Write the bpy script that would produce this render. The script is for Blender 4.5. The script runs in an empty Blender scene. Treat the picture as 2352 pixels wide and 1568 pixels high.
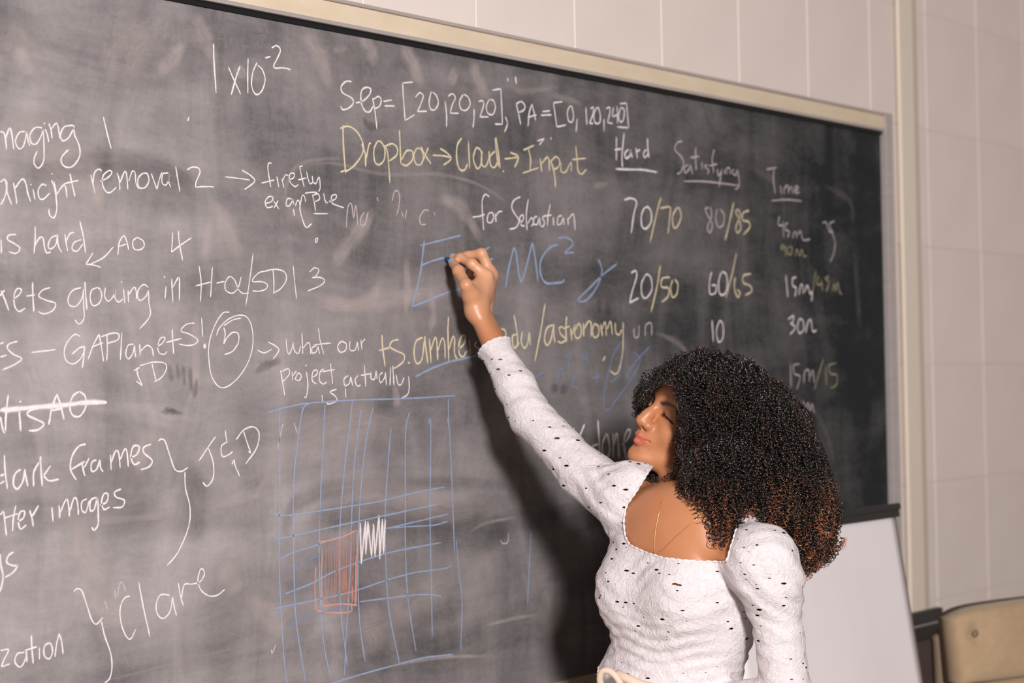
import bpy, bmesh, math, random
import numpy as np
from mathutils import Vector, Matrix, Quaternion
try:
    import openvdb as vdb
except ImportError:
    import pyopenvdb as vdb
random.seed(7)
rng = np.random.default_rng(7)
scene = bpy.context.scene
COL = scene.collection

# ------------------------------------------------------------------ camera
FW, FH, FPX = 2352.0, 1568.0, 4368.0
_d = np.array([3514.0, 31.0, FPX]); _d /= np.linalg.norm(_d)       # board direction (world +x) in camera space (x right, y down, z ahead)
_g = np.array([0.0180, 1.0, -(31 + 3514 * 0.0180) / FPX]); _g /= np.linalg.norm(_g)
_ux = _d
_uz = -(_g - _g.dot(_d) * _d); _uz /= np.linalg.norm(_uz)
_uy = np.cross(_uz, _ux)
RW = np.stack([_ux, _uy, _uz])           # world = RW @ cam
DIST = 2.243                              # camera to wall plane (y = 0)
CAM = np.array([0.0, -DIST, 1.55])

def ray(px, py):
    return RW @ np.array([(px - FW / 2) / FPX, (py - FH / 2) / FPX, 1.0])
def P(px, py, Z):                         # photo pixel at depth Z -> world
    return CAM + ray(px, py) * Z
def W(px, py, y=0.0):                     # photo pixel on the plane world y
    r = ray(px, py)
    return CAM + r * ((y - CAM[1]) / r[1])
def cdir(x, y, z):
    return RW @ np.array([x, y, z], float)

cam_data = bpy.data.cameras.new('camera')
cam = bpy.data.objects.new('camera', cam_data); COL.objects.link(cam)
scene.camera = cam
cam_data.sensor_width = 36.0
cam_data.lens = FPX / FW * 36.0
cam_data.clip_start = 0.05
M = Matrix.Identity(4)
cx, cy, cz = RW @ np.array([1, 0, 0.]), RW @ np.array([0, -1, 0.]), RW @ np.array([0, 0, -1.])
for i in range(3):
    M[i][0], M[i][1], M[i][2], M[i][3] = cx[i], cy[i], cz[i], CAM[i]
cam.matrix_world = M
cam_data.dof.use_dof = True
cam_data.dof.focus_distance = 3.0
cam_data.dof.aperture_fstop = 4.0

# ------------------------------------------------------------------ world and lights
world = bpy.data.worlds.new('world'); scene.world = world
world.use_nodes = True
bg = world.node_tree.nodes['Background']
bg.inputs[0].default_value = (1.0, 0.93, 0.88, 1)
bg.inputs[1].default_value = 0.03
def area(name, loc, target, size, power, color):
    l = bpy.data.lights.new(name, 'AREA'); l.shape = 'RECTANGLE'
    l.size, l.size_y = size; l.energy = power; l.color = color
    o = bpy.data.objects.new(name, l); COL.objects.link(o)
    o.location = loc
    o.rotation_euler = (Vector(target) - Vector(loc)).to_track_quat('-Z', 'Y').to_euler()
    return o
area('key_light', tuple(P(1050, 600, 3.43) + 1.55 * (CAM + cdir(0.50, -0.82, -0.3) - P(1050, 600, 3.43))), tuple(P(1250, 900, 3.3)), (0.5, 0.5), 395, (1.0, 0.95, 0.93))  # unseen key source behind the camera, placed to match the arm's shadow
area('right_wall_fill_light', (5.0, -1.8, 2.95), (4.8, -0.3, 1.0), (1.2, 0.6), 5, (1.0, 0.90, 0.82))  # unseen lamp added overhead to brighten the right end of the wall
area('room_fill_light', (-1.2, -3.2, 2.2), (2.6, -0.3, 1.2), (1.8, 1.2), 2, (1.0, 0.94, 0.9))
scene.view_settings.view_transform = 'Standard'
scene.view_settings.look = 'None'
scene.view_settings.exposure = 0.16
scene.view_settings.gamma = 1.0
scene.view_settings.use_curve_mapping = False
scene.cycles.max_bounces = 6
scene.cycles.transparent_max_bounces = 24
scene.cycles.sample_clamp_indirect = 4.0

# ------------------------------------------------------------------ helpers
def srgb(r, g, b):
    f = lambda c: (c / 255 / 12.92) if c / 255 <= 0.04045 else ((c / 255 + 0.055) / 1.055) ** 2.4
    return (f(r), f(g), f(b), 1)

class NT:
    def __init__(s, name):
        s.m = bpy.data.materials.new(name); s.m.use_nodes = True
        s.t = s.m.node_tree; s.p = s.t.nodes['Principled BSDF']; s.out = s.t.nodes['Material Output']
        s.co = s.t.nodes.new('ShaderNodeTexCoord')
    def n(s, typ, **kw):
        nd = s.t.nodes.new('ShaderNode' + typ)
        for k, v in kw.items():
            if k.startswith('_'): nd.inputs[k[1:].replace('_', ' ')].default_value = v
            else: setattr(nd, k, v)
        return nd
    def l(s, a, b): s.t.links.new(a, b)
    def noise(s, scale=5, detail=3, rough=0.5, vec=None, stretch=None, dist=0.0):
        nd = s.n('TexNoise', _Scale=scale, _Detail=detail, _Roughness=rough, _Distortion=dist)
        v = vec or s.co.outputs['Object']
        if stretch is not None:
            mp = s.n('Mapping'); mp.inputs['Scale'].default_value = stretch[:3]
            if len(stretch) > 3: mp.inputs['Rotation'].default_value = stretch[3]
            s.l(v, mp.inputs[0]); v = mp.outputs[0]
        s.l(v, nd.inputs['Vector'])
        return nd.outputs[0]
    def math(s, op, a, b=None, c=None, clamp=False):
        nd = s.n('Math', operation=op, use_clamp=clamp)
        for i, v in enumerate((a, b, c)):
            if v is None: continue
            if isinstance(v, (int, float)): nd.inputs[i].default_value = v
            else: s.l(v, nd.inputs[i])
        return nd.outputs[0]
    def rng(s, v, a, b, c=0.0, d=1.0, smooth=False):
        nd = s.n('MapRange'); nd.clamp = True
        if smooth: nd.interpolation_type = 'SMOOTHSTEP'
        s.l(v, nd.inputs['Value'])
        for k, x in zip(('From Min', 'From Max', 'To Min', 'To Max'), (a, b, c, d)): nd.inputs[k].default_value = x
        return nd.outputs[0]
    def mix(s, f, a, b, typ='MIX'):
        nd = s.n('Mix', data_type='RGBA', blend_type=typ)
        if isinstance(f, (int, float)): nd.inputs[0].default_value = f
        else: s.l(f, nd.inputs[0])
        for i, v in ((6, a), (7, b)):
            if isinstance(v, tuple): nd.inputs[i].default_value = v
            else: s.l(v, nd.inputs[i])
        return nd.outputs[2]
    def bump(s, h, strength=0.3, dist=0.001):
        nd = s.n('Bump'); nd.inputs['Strength'].default_value = strength; nd.inputs['Distance'].default_value = dist
        s.l(h, nd.inputs['Height']); s.l(nd.outputs[0], s.p.inputs['Normal'])
    def base(s, v, rough=0.6, spec=0.5):
        if isinstance(v, tuple): s.p.inputs['Base Color'].default_value = v
        else: s.l(v, s.p.inputs['Base Color'])
        s.p.inputs['Roughness'].default_value = rough
        s.p.inputs['Specular IOR Level'].default_value = spec
        return s.m

def simple(name, col, rough=0.6, spec=0.4, var=0.08, scale=40, bump=0.15, metal=0.0):
    t = NT(name)
    n = t.noise(scale, 4)
    dark = tuple(c * (1 - var) for c in col[:3]) + (1,); lite = tuple(min(1, c * (1 + var)) for c in col[:3]) + (1,)
    t.base(t.mix(n, dark, lite), rough, spec)
    t.p.inputs['Metallic'].default_value = metal
    t.bump(n, bump, 0.001)
    return t.m

def link(name, me, mat, parent=None, smooth=False):
    if mat is not None and not me.materials: me.materials.append(mat)
    if smooth: me.shade_smooth()
    o = bpy.data.objects.new(name, me); COL.objects.link(o)
    if parent is not None: o.parent = parent
    return o
def empty(name, loc=(0, 0, 0), parent=None):
    o = bpy.data.objects.new(name, None); COL.objects.link(o); o.location = loc
    if parent is not None: o.parent = parent
    return o
def tag(o, label=None, cat=None, kind=None, group=None):
    if label: o['label'] = label
    if cat: o['category'] = cat
    if kind: o['kind'] = kind
    if group: o['group'] = group
    return o
def box_bm(bm, lo, hi):
    lo, hi = np.minimum(lo, hi), np.maximum(lo, hi)
    vs = [bm.verts.new((x, y, z)) for x in (lo[0], hi[0]) for y in (lo[1], hi[1]) for z in (lo[2], hi[2])]
    for f in ((0, 1, 3, 2), (4, 6, 7, 5), (0, 4, 5, 1), (2, 3, 7, 6), (0, 2, 6, 4), (1, 5, 7, 3)):
        bm.faces.new([vs[i] for i in f])
    return vs
def bm_obj(name, bm, mat, parent=None, smooth=False, bevel=0.0, seg=2):
    bmesh.ops.recalc_face_normals(bm, faces=bm.faces)
    if bevel: bmesh.ops.bevel(bm, geom=bm.edges[:], offset=bevel, segments=seg, affect='EDGES', profile=0.6)
    me = bpy.data.meshes.new(name); bm.to_mesh(me); bm.free()
    return link(name, me, mat, parent, smooth)
def box(name, lo, hi, mat, parent=None, bevel=0.0, seg=2):
    bm = bmesh.new(); box_bm(bm, np.array(lo, float), np.array(hi, float))
    return bm_obj(name, bm, mat, parent, bevel=bevel, seg=seg)
def catmull(pts, n=6):
    pts = np.array(pts, float)
    if len(pts) < 3: return np.array([pts[0] + (pts[-1] - pts[0]) * t for t in np.linspace(0, 1, n + 1)])
    q = np.vstack([2 * pts[0] - pts[1], pts, 2 * pts[-1] - pts[-2]])
    out = []
    for i in range(1, len(q) - 2):
        for t in np.linspace(0, 1, n, endpoint=False):
            a, b, c, d = q[i - 1:i + 3]
            out.append(0.5 * ((2 * b) + (c - a) * t + (2 * a - 5 * b + 4 * c - d) * t * t + (3 * b - a - 3 * c + d) * t ** 3))
    out.append(pts[-1]); return np.array(out)
def tube_bm(bm, pts, rad, seg=8, cap=True):
    pts = np.array(pts, float); n = len(pts)
    rad = np.broadcast_to(np.array(rad, float), (n,))
    tan = np.gradient(pts, axis=0); tan /= np.linalg.norm(tan, axis=1)[:, None] + 1e-12
    up = np.array([0, 0, 1.0]) if abs(tan[0][2]) < 0.9 else np.array([1.0, 0, 0])
    rings = []
    for i in range(n):
        s = np.cross(tan[i], up); s /= np.linalg.norm(s) + 1e-12
        up = np.cross(s, tan[i])
        rings.append([bm.verts.new(pts[i] + rad[i] * (math.cos(a) * s + math.sin(a) * up)) for a in np.linspace(0, 2 * math.pi, seg, endpoint=False)])
    for i in range(n - 1):
        for j in range(seg):
            bm.faces.new((rings[i][j], rings[i][(j + 1) % seg], rings[i + 1][(j + 1) % seg], rings[i + 1][j]))
    if cap: bm.faces.new(rings[0][::-1]); bm.faces.new(rings[-1])
def tube(name, pts, rad, mat, parent=None, seg=8):
    bm = bmesh.new(); tube_bm(bm, pts, rad, seg); return bm_obj(name, bm, mat, parent, smooth=True)

# ------------------------------------------------------------------ room
BLK = 0.3048
XJ = W(2141.6, 837)[0]                    # a vertical joint
ZJ = W(2141.6, 837.5)[2]                  # a bed joint
wall_mat = NT('painted_block')
_n1 = wall_mat.noise(6, 3); _n2 = wall_mat.noise(260, 3, 0.6)
wall_mat.base(wall_mat.mix(_n1, srgb(216, 203, 196), srgb(228, 216, 210)), 0.62, 0.3)
wall_mat.bump(_n2, 0.25, 0.001); wall_mat = wall_mat.m
mortar_mat = simple('mortar_paint', srgb(218, 204, 194), 0.7, 0.3, 0.03, 90)
XL, XR, ZT = -1.9, 7.2, 3.0

BX1 = W(2029, 560, -0.012)[0]             # inner right edge of the board
BZ1 = W(2024, 304, -0.012)[2]             # board top
BZ0 = W(1345, 1553, -0.02)[2]             # board bottom (tray)
BX0 = BX1 - 4.88
wall = empty('wall_back'); wall['kind'] = 'structure'
box('mortar_backing', (XL, 0.0016, 0), (XR, 0.12, ZT), mortar_mat, wall)
bm = bmesh.new(); box_bm(bm, np.array([0.0014, 0, 0.0014]), np.array([BLK - 0.0014, 0.02, BLK - 0.0014]))
bmesh.ops.recalc_face_normals(bm, faces=bm.faces)
bmesh.ops.bevel(bm, geom=bm.edges[:], offset=0.0015, segments=1, affect='EDGES')
blk_me = bpy.data.meshes.new('wall_block'); bm.to_mesh(blk_me); bm.free(); blk_me.materials.append(wall_mat)
i0 = math.ceil((XL - XJ) / BLK); k0 = math.ceil((0 - ZJ) / BLK)
k = k0
while ZJ + (k + 1) * BLK < ZT + 0.01:
    i = i0
    while XJ + (i + 1) * BLK < XR:
        x, z = XJ + i * BLK, ZJ + k * BLK
        hid = x > BX0 and x + BLK < BX1 and z > BZ0 and z + BLK < BZ1
        if not hid:
            o = bpy.data.objects.new('wall_block', blk_me); COL.objects.link(o); o.parent = wall
            o.location = (x, random.uniform(-0.0004, 0.0004), z)
        i += 1
    k += 1
# vertical cover strip right of the board
tx0 = W(2064, 500)[0]; tx1 = W(2098, 500)[0]; tx2 = W(2112, 500)[0]
strip_mat = simple('cream_strip_paint', srgb(222, 210, 196), 0.5, 0.4, 0.03, 30)
strip_shade = simple('shade_band', srgb(196, 182, 168), 0.7, 0.3, 0.05, 30)
gap_mat = simple('dark_gap', srgb(150, 124, 96), 0.8, 0.2, 0.2, 60)
tr = empty('trim_1'); tr['kind'] = 'structure'
box('cover_strip', (tx0 + 0.006, -0.010, 0.0), (tx1, 0.004, ZT), strip_mat, tr, bevel=0.003)
box('gap_line', (tx0 - 0.001, -0.0006, 0.0), (tx0 + 0.0045, 0.003, ZT), gap_mat, tr)
box('shade_band', (tx1, -0.004, 0.0), (tx2, 0.003, ZT), strip_shade, tr, bevel=0.001)  # darker strip that paints the soft shadow beside the cover strip

floor_mat = NT('vinyl_floor')
_br = floor_mat.n('TexBrick', _Scale=3.28, offset=0.0); floor_mat.l(floor_mat.co.outputs['Object'], _br.inputs[0])
_br.inputs['Color1'].default_value = srgb(92, 84, 74); _br.inputs['Color2'].default_value = srgb(100, 92, 80)
_br.inputs['Mortar'].default_value = srgb(110, 100, 88); _br.inputs['Mortar Size'].default_value = 0.004
floor_mat.base(_br.outputs[0], 0.4)
tag(box('floor', (XL, -4.6, -0.08), (XR, 0.1, 0), floor_mat.m), kind='structure')
ceil_mat = simple('ceiling_tile', srgb(128, 122, 116), 0.9, 0.2, 0.06, 120)
tag(box('ceiling', (XL, -4.6, ZT), (XR, 0.12, ZT + 0.06), ceil_mat), kind='structure')
wr = box('wall_right', (XR, -4.6, 0), (XR + 0.1, 0.12, ZT), wall_mat); wr['kind'] = 'structure'
tag(box('baseboard_back', (XL, -0.012, 0), (XR, -0.0005, 0.1), simple('vinyl_base', srgb(60, 52, 48), 0.5)), kind='structure')

# ------------------------------------------------------------------ chalkboard
board = empty('chalkboard', ((BX0 + BX1) / 2, 0, BZ0))
tag(board, 'large grey chalkboard covered in handwriting, with a cork top rail and aluminium edging', 'chalkboard')
def bpart(o):
    o.parent = board; o.matrix_parent_inverse = Matrix.Translation(board.location).inverted(); return o
YB = -0.010
t = NT('chalkboard_slate')
_sep = t.n('SeparateXYZ'); t.l(t.co.outputs['Object'], _sep.inputs[0])
X, Z = _sep.outputs[0], _sep.outputs[2]
big = t.noise(1.7, 4, 0.55, dist=0.8)
swipe = t.noise(2.2, 5, 0.62, stretch=(1.0, 1.0, 3.2, (0, 0.55, 0)), dist=0.5)
swipe2 = t.noise(3.1, 5, 0.6, stretch=(2.6, 1.0, 0.8, (0, 0.45, 0)), dist=0.9)
fine = t.noise(160, 3, 0.7)
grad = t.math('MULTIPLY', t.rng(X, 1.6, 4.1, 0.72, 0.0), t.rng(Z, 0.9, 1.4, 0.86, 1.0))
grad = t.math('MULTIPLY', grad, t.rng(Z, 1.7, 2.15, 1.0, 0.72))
a = t.math('MULTIPLY', t.math('SUBTRACT', swipe, 0.5), 1.25)
b = t.math('MULTIPLY', t.math('SUBTRACT', swipe2, 0.5), 1.0)
c = t.math('MULTIPLY', t.math('SUBTRACT', big, 0.5), 0.6)
scr = t.noise(11, 4, 0.7, stretch=(1.0, 1.0, 5.0, (0, 0.9, 0)), dist=0.7)
dsum = t.math('ADD', t.math('ADD', t.math('ADD', a, b), c), t.math('MULTIPLY', t.math('SUBTRACT', scr, 0.5), 0.25))
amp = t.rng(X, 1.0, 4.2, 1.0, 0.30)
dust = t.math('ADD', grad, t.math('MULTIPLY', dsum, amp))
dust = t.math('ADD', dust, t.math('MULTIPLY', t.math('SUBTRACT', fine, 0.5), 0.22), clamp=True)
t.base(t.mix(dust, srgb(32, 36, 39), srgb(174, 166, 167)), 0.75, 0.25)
t.bump(fine, 0.15, 0.0005)
board_mat = t.m
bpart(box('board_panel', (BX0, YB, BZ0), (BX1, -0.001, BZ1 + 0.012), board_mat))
alu = NT('brushed_aluminium'); _s = alu.noise(30, 3, 0.6, stretch=(0.3, 1, 12))
alu.base(alu.mix(_s, srgb(170, 160, 158), srgb(205, 196, 193)), 0.42, 0.5); alu.p.inputs['Metallic'].default_value = 0.35
alu = alu.m
cork = NT('cork'); _c = cork.noise(9, 4, 0.6, stretch=(1, 1, 3)); _c2 = cork.noise(300, 2, 0.6)
cork.base(cork.mix(cork.math('ADD', cork.math('MULTIPLY', _c, 0.8), cork.math('MULTIPLY', _c2, 0.3), clamp=True), srgb(198, 176, 148), srgb(222, 208, 188)), 0.85, 0.15)
cork = cork.m
shadow_black = simple('shadow_line_black', srgb(24, 25, 27), 0.6, 0.3)
RX1 = W(2047, 270, -0.022)[0]
ZT0 = BZ1; ZT1 = W(2045, 262, -0.024)[2]
bpart(box('cork_rail', (BX0, -0.020, ZT0 + 0.008), (BX1 - 0.001, -0.002, ZT1 - 0.006), cork, bevel=0.001))
bpart(box('rail_edge', (BX0, -0.026, ZT1 - 0.006), (BX1, -0.001, ZT1), alu, bevel=0.0012))
bpart(box('rail_edge', (BX0, -0.024, ZT0 + 0.001), (BX1, -0.001, ZT0 + 0.008), alu, bevel=0.0012))
bpart(box('shadow_line_strip', (BX0, -0.016, ZT0 - 0.007), (BX1, -0.0105, ZT0 + 0.001), shadow_black))  # black strip standing in for the shadow line under the rail
bpart(box('side_edge', (BX1 - 0.0005, -0.026, BZ0 - 0.01), (RX1, -0.001, ZT1 + 0.001), alu, bevel=0.002))
bpart(box('side_edge', (BX0 - 0.03, -0.026, BZ0 - 0.01), (BX0, -0.001, ZT1 + 0.001), alu, bevel=0.002))
# chalk tray: a channel profile swept along the board
prof = [(-0.002, BZ0), (-0.018, BZ0), (-0.022, BZ0 - 0.012), (-0.070, BZ0 - 0.016), (-0.078, BZ0 - 0.006), (-0.083, BZ0 - 0.006), (-0.083, BZ0 - 0.026), (-0.002, BZ0 - 0.045)]
bm = bmesh.new()
L = [bm.verts.new((BX0 - 0.03, y, z)) for y, z in prof]; R = [bm.verts.new((RX1, y, z)) for y, z in prof]
for i in range(len(prof)):
    j = (i + 1) % len(prof); bm.faces.new((L[i], L[j], R[j], R[i]))
bm.faces.new(L); bm.faces.new(R[::-1])
tray_mat = simple('tray_wood_aluminium', srgb(196, 178, 152), 0.5, 0.5, 0.06, 20)
bpart(bm_obj('chalk_tray', bm, tray_mat))
# chalk sticks lying on the tray
def stick(px, col, lab, L=0.055, yoff=-0.05):
    c = W(px, 1560, yoff); zt = BZ0 - 0.0146 + 0.0055
    bm = bmesh.new(); tube_bm(bm, [(c[0] - L / 2, yoff, zt), (c[0] - L / 2 + .002, yoff, zt), (c[0] + L / 2 - .002, yoff, zt), (c[0] + L / 2, yoff, zt)], [0.0042, 0.0052, 0.0052, 0.0040], 12)
    o = bm_obj('chalk_stick', bm, simple(lab.split()[0] + '_chalk', col, 0.9, 0.1), smooth=True)
    tag(o, lab, 'chalk')
stick(1330, srgb(70, 110, 170), 'blue chalk stick lying in the chalk tray beside the woman')
# ------------------------------------------------------------------ chalk writing
def chalk(name, col, dens=0.55, soft=0.25, opac=1.0):
    t = NT(name)
    uv = t.n('UVMap'); sp = t.n('SeparateXYZ'); t.l(uv.outputs[0], sp.inputs[0])
    v = t.math('ABSOLUTE', t.math('SUBTRACT', t.math('MULTIPLY', sp.outputs[1], 2.0), 1.0))
    edge = t.rng(v, 1.0, soft, 0.0, 1.0, smooth=True)
    n = t.noise(700, 2, 0.6); n2 = t.noise(60, 2)
    g = t.rng(t.math('ADD', n, t.math('MULTIPLY', n2, 0.35)), dens - 0.18, dens + 0.22, 0.62, 1.0)
    al = t.math('MULTIPLY', t.math('MULTIPLY', edge, g), opac, clamp=True)
    t.l(al, t.p.inputs['Alpha'])
    return t.base(col, 0.95, 0.1)
MC = {
    'w': chalk('white_chalk_line', srgb(238, 229, 232)), 'wf': chalk('worn_white_chalk_line', srgb(215, 202, 204), 0.55, 0.2, 0.78),
    'wg': chalk('ghost_chalk_line', srgb(190, 172, 168), 0.65, 0.0, 0.32), 'y': chalk('yellow_chalk_line', srgb(228, 213, 180), 0.55, 0.3, 0.95),
    'yf': chalk('worn_yellow_chalk_line', srgb(195, 187, 145), 0.55, 0.1, 0.7), 'b': chalk('blue_chalk_line', srgb(160, 176, 208), 0.56, 0.3, 0.82),
    'bf': chalk('worn_blue_chalk_line', srgb(140, 160, 200), 0.55, 0.1, 0.62), 'p': chalk('pink_chalk_line', srgb(226, 164, 150), 0.56, 0.2, 0.85),
    'pf': chalk('worn_pink_chalk_line', srgb(215, 158, 144), 0.6, 0.1, 0.5)}
CR = {'A': (0, 0, 3.0), 'B': (700, 100, 3.0), 'C': (1350, 260, 3.136), 'D': (0, 500, 3.0), 'E': (0, 980, 2.667), 'F': (580, 880, 2.279), 'G': (840, 640, 3.267),
      'H': (1000, 540, 4.9), 'I': (1380, 780, 2.703), 'X': (0, 0, 1.0)}
_lay = [0]
def ribbon_mesh(name, polylines, width, layer=0.0, taper=False):
    verts, faces, uvs = [], [], []
    for pl in polylines:
        _lay[0] = (_lay[0] + 1) % 12
        y = YB - 0.0004 - 0.00003 * _lay[0] - layer
        p = np.array(pl); n = len(p)
        tg = np.gradient(p, axis=0); tg /= np.linalg.norm(tg, axis=1)[:, None] + 1e-9
        nr = np.stack([-tg[:, 1], tg[:, 0]], 1)
        w0 = width * random.uniform(0.9, 1.12)
        ph = random.uniform(0, 6)
        for i in range(n):
            w = w0 * (1 + 0.14 * math.sin(i * 0.9 + ph) + 0.06 * math.sin(i * 2.3)) / 2
            if taper: w *= 0.35 + 0.65 * math.sin(math.pi * (i + 0.5) / n)
            elif i in (0, n - 1): w *= 0.6
            b0 = len(verts)
            for sgn in (-1, 1):
                q = p[i] + nr[i] * w * sgn; verts.append((q[0], y, q[1]))
            uvs.append(i / max(1, n - 1))
            if i: faces.append((b0 - 2, b0 - 1, b0 + 1, b0))
    me = bpy.data.meshes.new(name); me.from_pydata(verts, [], faces)
    uvl = me.uv_layers.new(name='UVMap')
    li = np.empty(len(me.loops), int); me.loops.foreach_get('vertex_index', li)
    U = np.array(uvs)[li // 2]; V = (li % 2).astype(float)
    uvl.data.foreach_set('uv', np.stack([U, V], 1).astype('f').ravel())
    return me
def w2(px, py): q = W(px, py, YB); return (q[0], q[2])
def write(crop, s, mk='w', width=0.0034, label=None, name='chalk_writing', taper=False, n=5):
    width *= 1.16
    ox, oy, sc = CR[crop]; pls = []
    for st in s.split('|'):
        pts = [tuple(float(v) for v in q.split(',')) for q in st.split()]
        if len(pts) < 2: continue
        pls.append([w2(ox + x / sc, oy + y / sc) for x, y in catmull(pts, n)])
    # strokes that touch or nearly touch make one character, each character one part
    par = list(range(len(pls)))
    def root(i):
        while par[i] != i: i = par[i]
        return i
    ar = [np.array(p) for p in pls]
    gap = 0.30 if name == 'chalk_drawing' else 0.007
    for i in range(len(ar)):
        for j in range(i):
            d = np.linalg.norm(ar[i][:, None] - ar[j][None], axis=2).min()
            if d < gap: par[root(i)] = root(j)
    groups = {}
    for i in range(len(ar)): groups.setdefault(root(i), []).append(pls[i])
    for g in groups.values():
        o = bpart(link(name, ribbon_mesh(name, g, width, taper=taper), MC[mk]))
        if label: o['label'] = label
        if len(g) > 1 and name == 'chalk_drawing': o['kind'] = 'stuff'
LW = 0.0030
write('A', '0,905 30,925 45,1030|35,960 60,890 75,900 95,1030|170,905 130,915 105,975 130,1025 160,1005 175,950 185,905 190,960 205,1005|290,880 240,880 205,930 215,985 250,990 285,930 295,890 302,1020 298,1110 265,1158 235,1130 235,1090 255,1040|310,890 325,930 335,980|302,845 306,858|335,850 350,900 358,955|350,890 385,850 400,880 410,955|510,880 500,865 440,875 415,930 430,970 470,950 505,890 512,930 545,1010 545,1080 500,1145 450,1150 422,1120 425,1080 470,1030|710,805 735,915 765,1025', width=LW)
write('A', '0,1410 15,1390 40,1330 45,1250|0,1255 35,1240 50,1330 80,1410|90,1255 105,1330 115,1405|100,1300 150,1235 175,1260 190,1330 210,1390|225,1300 240,1375|210,1268 214,1276|320,1280 290,1270 262,1310 270,1365 300,1370 340,1330|355,1195 358,1202|352,1240 375,1300 390,1430 370,1500 340,1480 335,1440|370,1250 385,1330 385,1380|385,1345 430,1280 450,1290 460,1365|480,1195 495,1270 515,1355|435,1270 480,1255 540,1243', width=LW)
write('A', '625,1205 635,1250 655,1335|640,1260 650,1190 680,1165 700,1180|690,1250 740,1225 770,1190 750,1175 710,1210 705,1270 730,1320 760,1325 800,1290|805,1190 820,1240 825,1310|825,1260 855,1185 870,1200 880,1305|885,1250 910,1180 930,1195 935,1260 955,1300|985,1190 950,1230 955,1290 1000,1290 1025,1240 1010,1195 985,1195|1040,1195 1060,1250 1080,1305|1080,1305 1095,1240 1115,1185|1160,1190 1120,1200 1115,1260 1140,1275 1160,1240 1165,1195 1160,1250 1175,1290|1208,1145 1222,1230 1238,1320|1288,1170 1320,1152 1365,1158 1375,1190 1350,1250 1345,1290|1345,1290 1410,1285 1472,1287|1548,1218 1640,1228 1720,1240|1665,1172 1720,1205 1755,1245 1720,1280 1683,1305', width=LW)
write('A', '1870,1125 1850,1125 1845,1170 1865,1290|1800,1262 1845,1250 1890,1240|1905,1215 1920,1290|1940,1230 1955,1295|1945,1245 1965,1205 1985,1210|1985,1240 2020,1225 2025,1195 1995,1200 1995,1250 2030,1285 2055,1270|2085,1145 2065,1150 2075,1210 2095,1290|2050,1240 2110,1225|2110,1180 2120,1230 2135,1265 2155,1255|2150,1210 2155,1250 2175,1265 2190,1230 2200,1225 2205,1290 2195,1320|1830,1400 1865,1390 1880,1360 1850,1355 1825,1390 1840,1430 1880,1420|1880,1380 1920,1440|1915,1380 1885,1435|2010,1370 1980,1370 1970,1410 1990,1420 2010,1390 2015,1375 2025,1410|2035,1420 2045,1385 2060,1385 2065,1415|2070,1400 2080,1350 2095,1350 2105,1390|2100,1332 2140,1325 2185,1325|2150,1340 2165,1400 2172,1455|2155,1345 2190,1335 2200,1370 2170,1390|2228,1330 2240,1385 2258,1398|2265,1390 2310,1370 2315,1342 2285,1350 2285,1395 2320,1415 2368,1430|2160,1472 2260,1472|2070,1400 2065,1440 2085,1520 2110,1567 2145,1540|2020,1440 2028,1490', width=LW)
write('A', '1470,300 1473,420 1488,640|1572,462 1615,560 1658,650|1652,455 1620,550 1592,655|1708,402 1705,520 1707,645|1770,430 1740,500 1732,590 1760,650 1800,630 1825,550 1805,480 1775,450|1825,400 1862,390|1870,330 1905,315 1930,345 1910,400 1885,450 1895,470 1950,468 2000,480|1300,805 1292,835', width=0.0038)
write('A', '810,110 770,98 720,140 710,200 735,250 775,230 795,180 800,130|795,120 790,250 800,380|815,230 835,265 865,230 868,140 872,260 860,390|925,140 900,220 880,265|925,140 955,262|890,225 945,215|1040,160 1000,150 975,175 1000,230 1060,240|1110,160 1075,180 1130,210 1145,250 1105,280|1180,200 1195,300|1290,215 1340,210 1345,300 1310,330|1405,120 1410,270|1340,230 1450,228|1505,235 1510,325|1550,205 1555,330|1500,270 1560,262|1590,260 1590,320|1680,250 1665,310 1720,325|1790,245 1835,250 1800,290 1835,320|1930,290 1935,400 1890,420|2030,300 2000,340 2050,380|2110,290 2060,350 2120,390|2170,300 2160,400|2230,330 2270,320 2240,380 2300,400', 'wg', 0.0026, 'faint half-erased white chalk writing')
write('B', '320,262 280,262 248,300 260,340 320,375 332,410 300,445 260,455 245,430|350,410 400,395 445,350 450,310 410,305 385,340 390,420 415,465 445,470 470,430|465,375 480,450 497,590|470,385 505,365 525,385 515,430 480,450|540,400 600,388|548,430 620,430|745,265 672,272|672,272 680,400 690,530|690,530 755,490|760,370 790,340 815,360 800,410 775,470|775,470 840,465|870,330 855,400 865,450 895,455 918,410 905,360 880,335|965,400 975,490 975,575|985,365 1015,345 1035,375 1015,420 1000,480|1000,480 1060,480|1090,350 1065,400 1075,450 1110,460 1138,420 1125,370 1095,350|1165,450 1165,510 1158,580|1195,400 1225,395 1230,430 1205,505|1205,505 1265,505|1270,385 1250,430 1260,480 1295,488 1312,440 1300,395 1275,385|1290,322 1350,312|1350,312 1355,430 1360,555|1360,555 1308,555|1380,505 1395,550 1375,610', width=0.0038)
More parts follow.
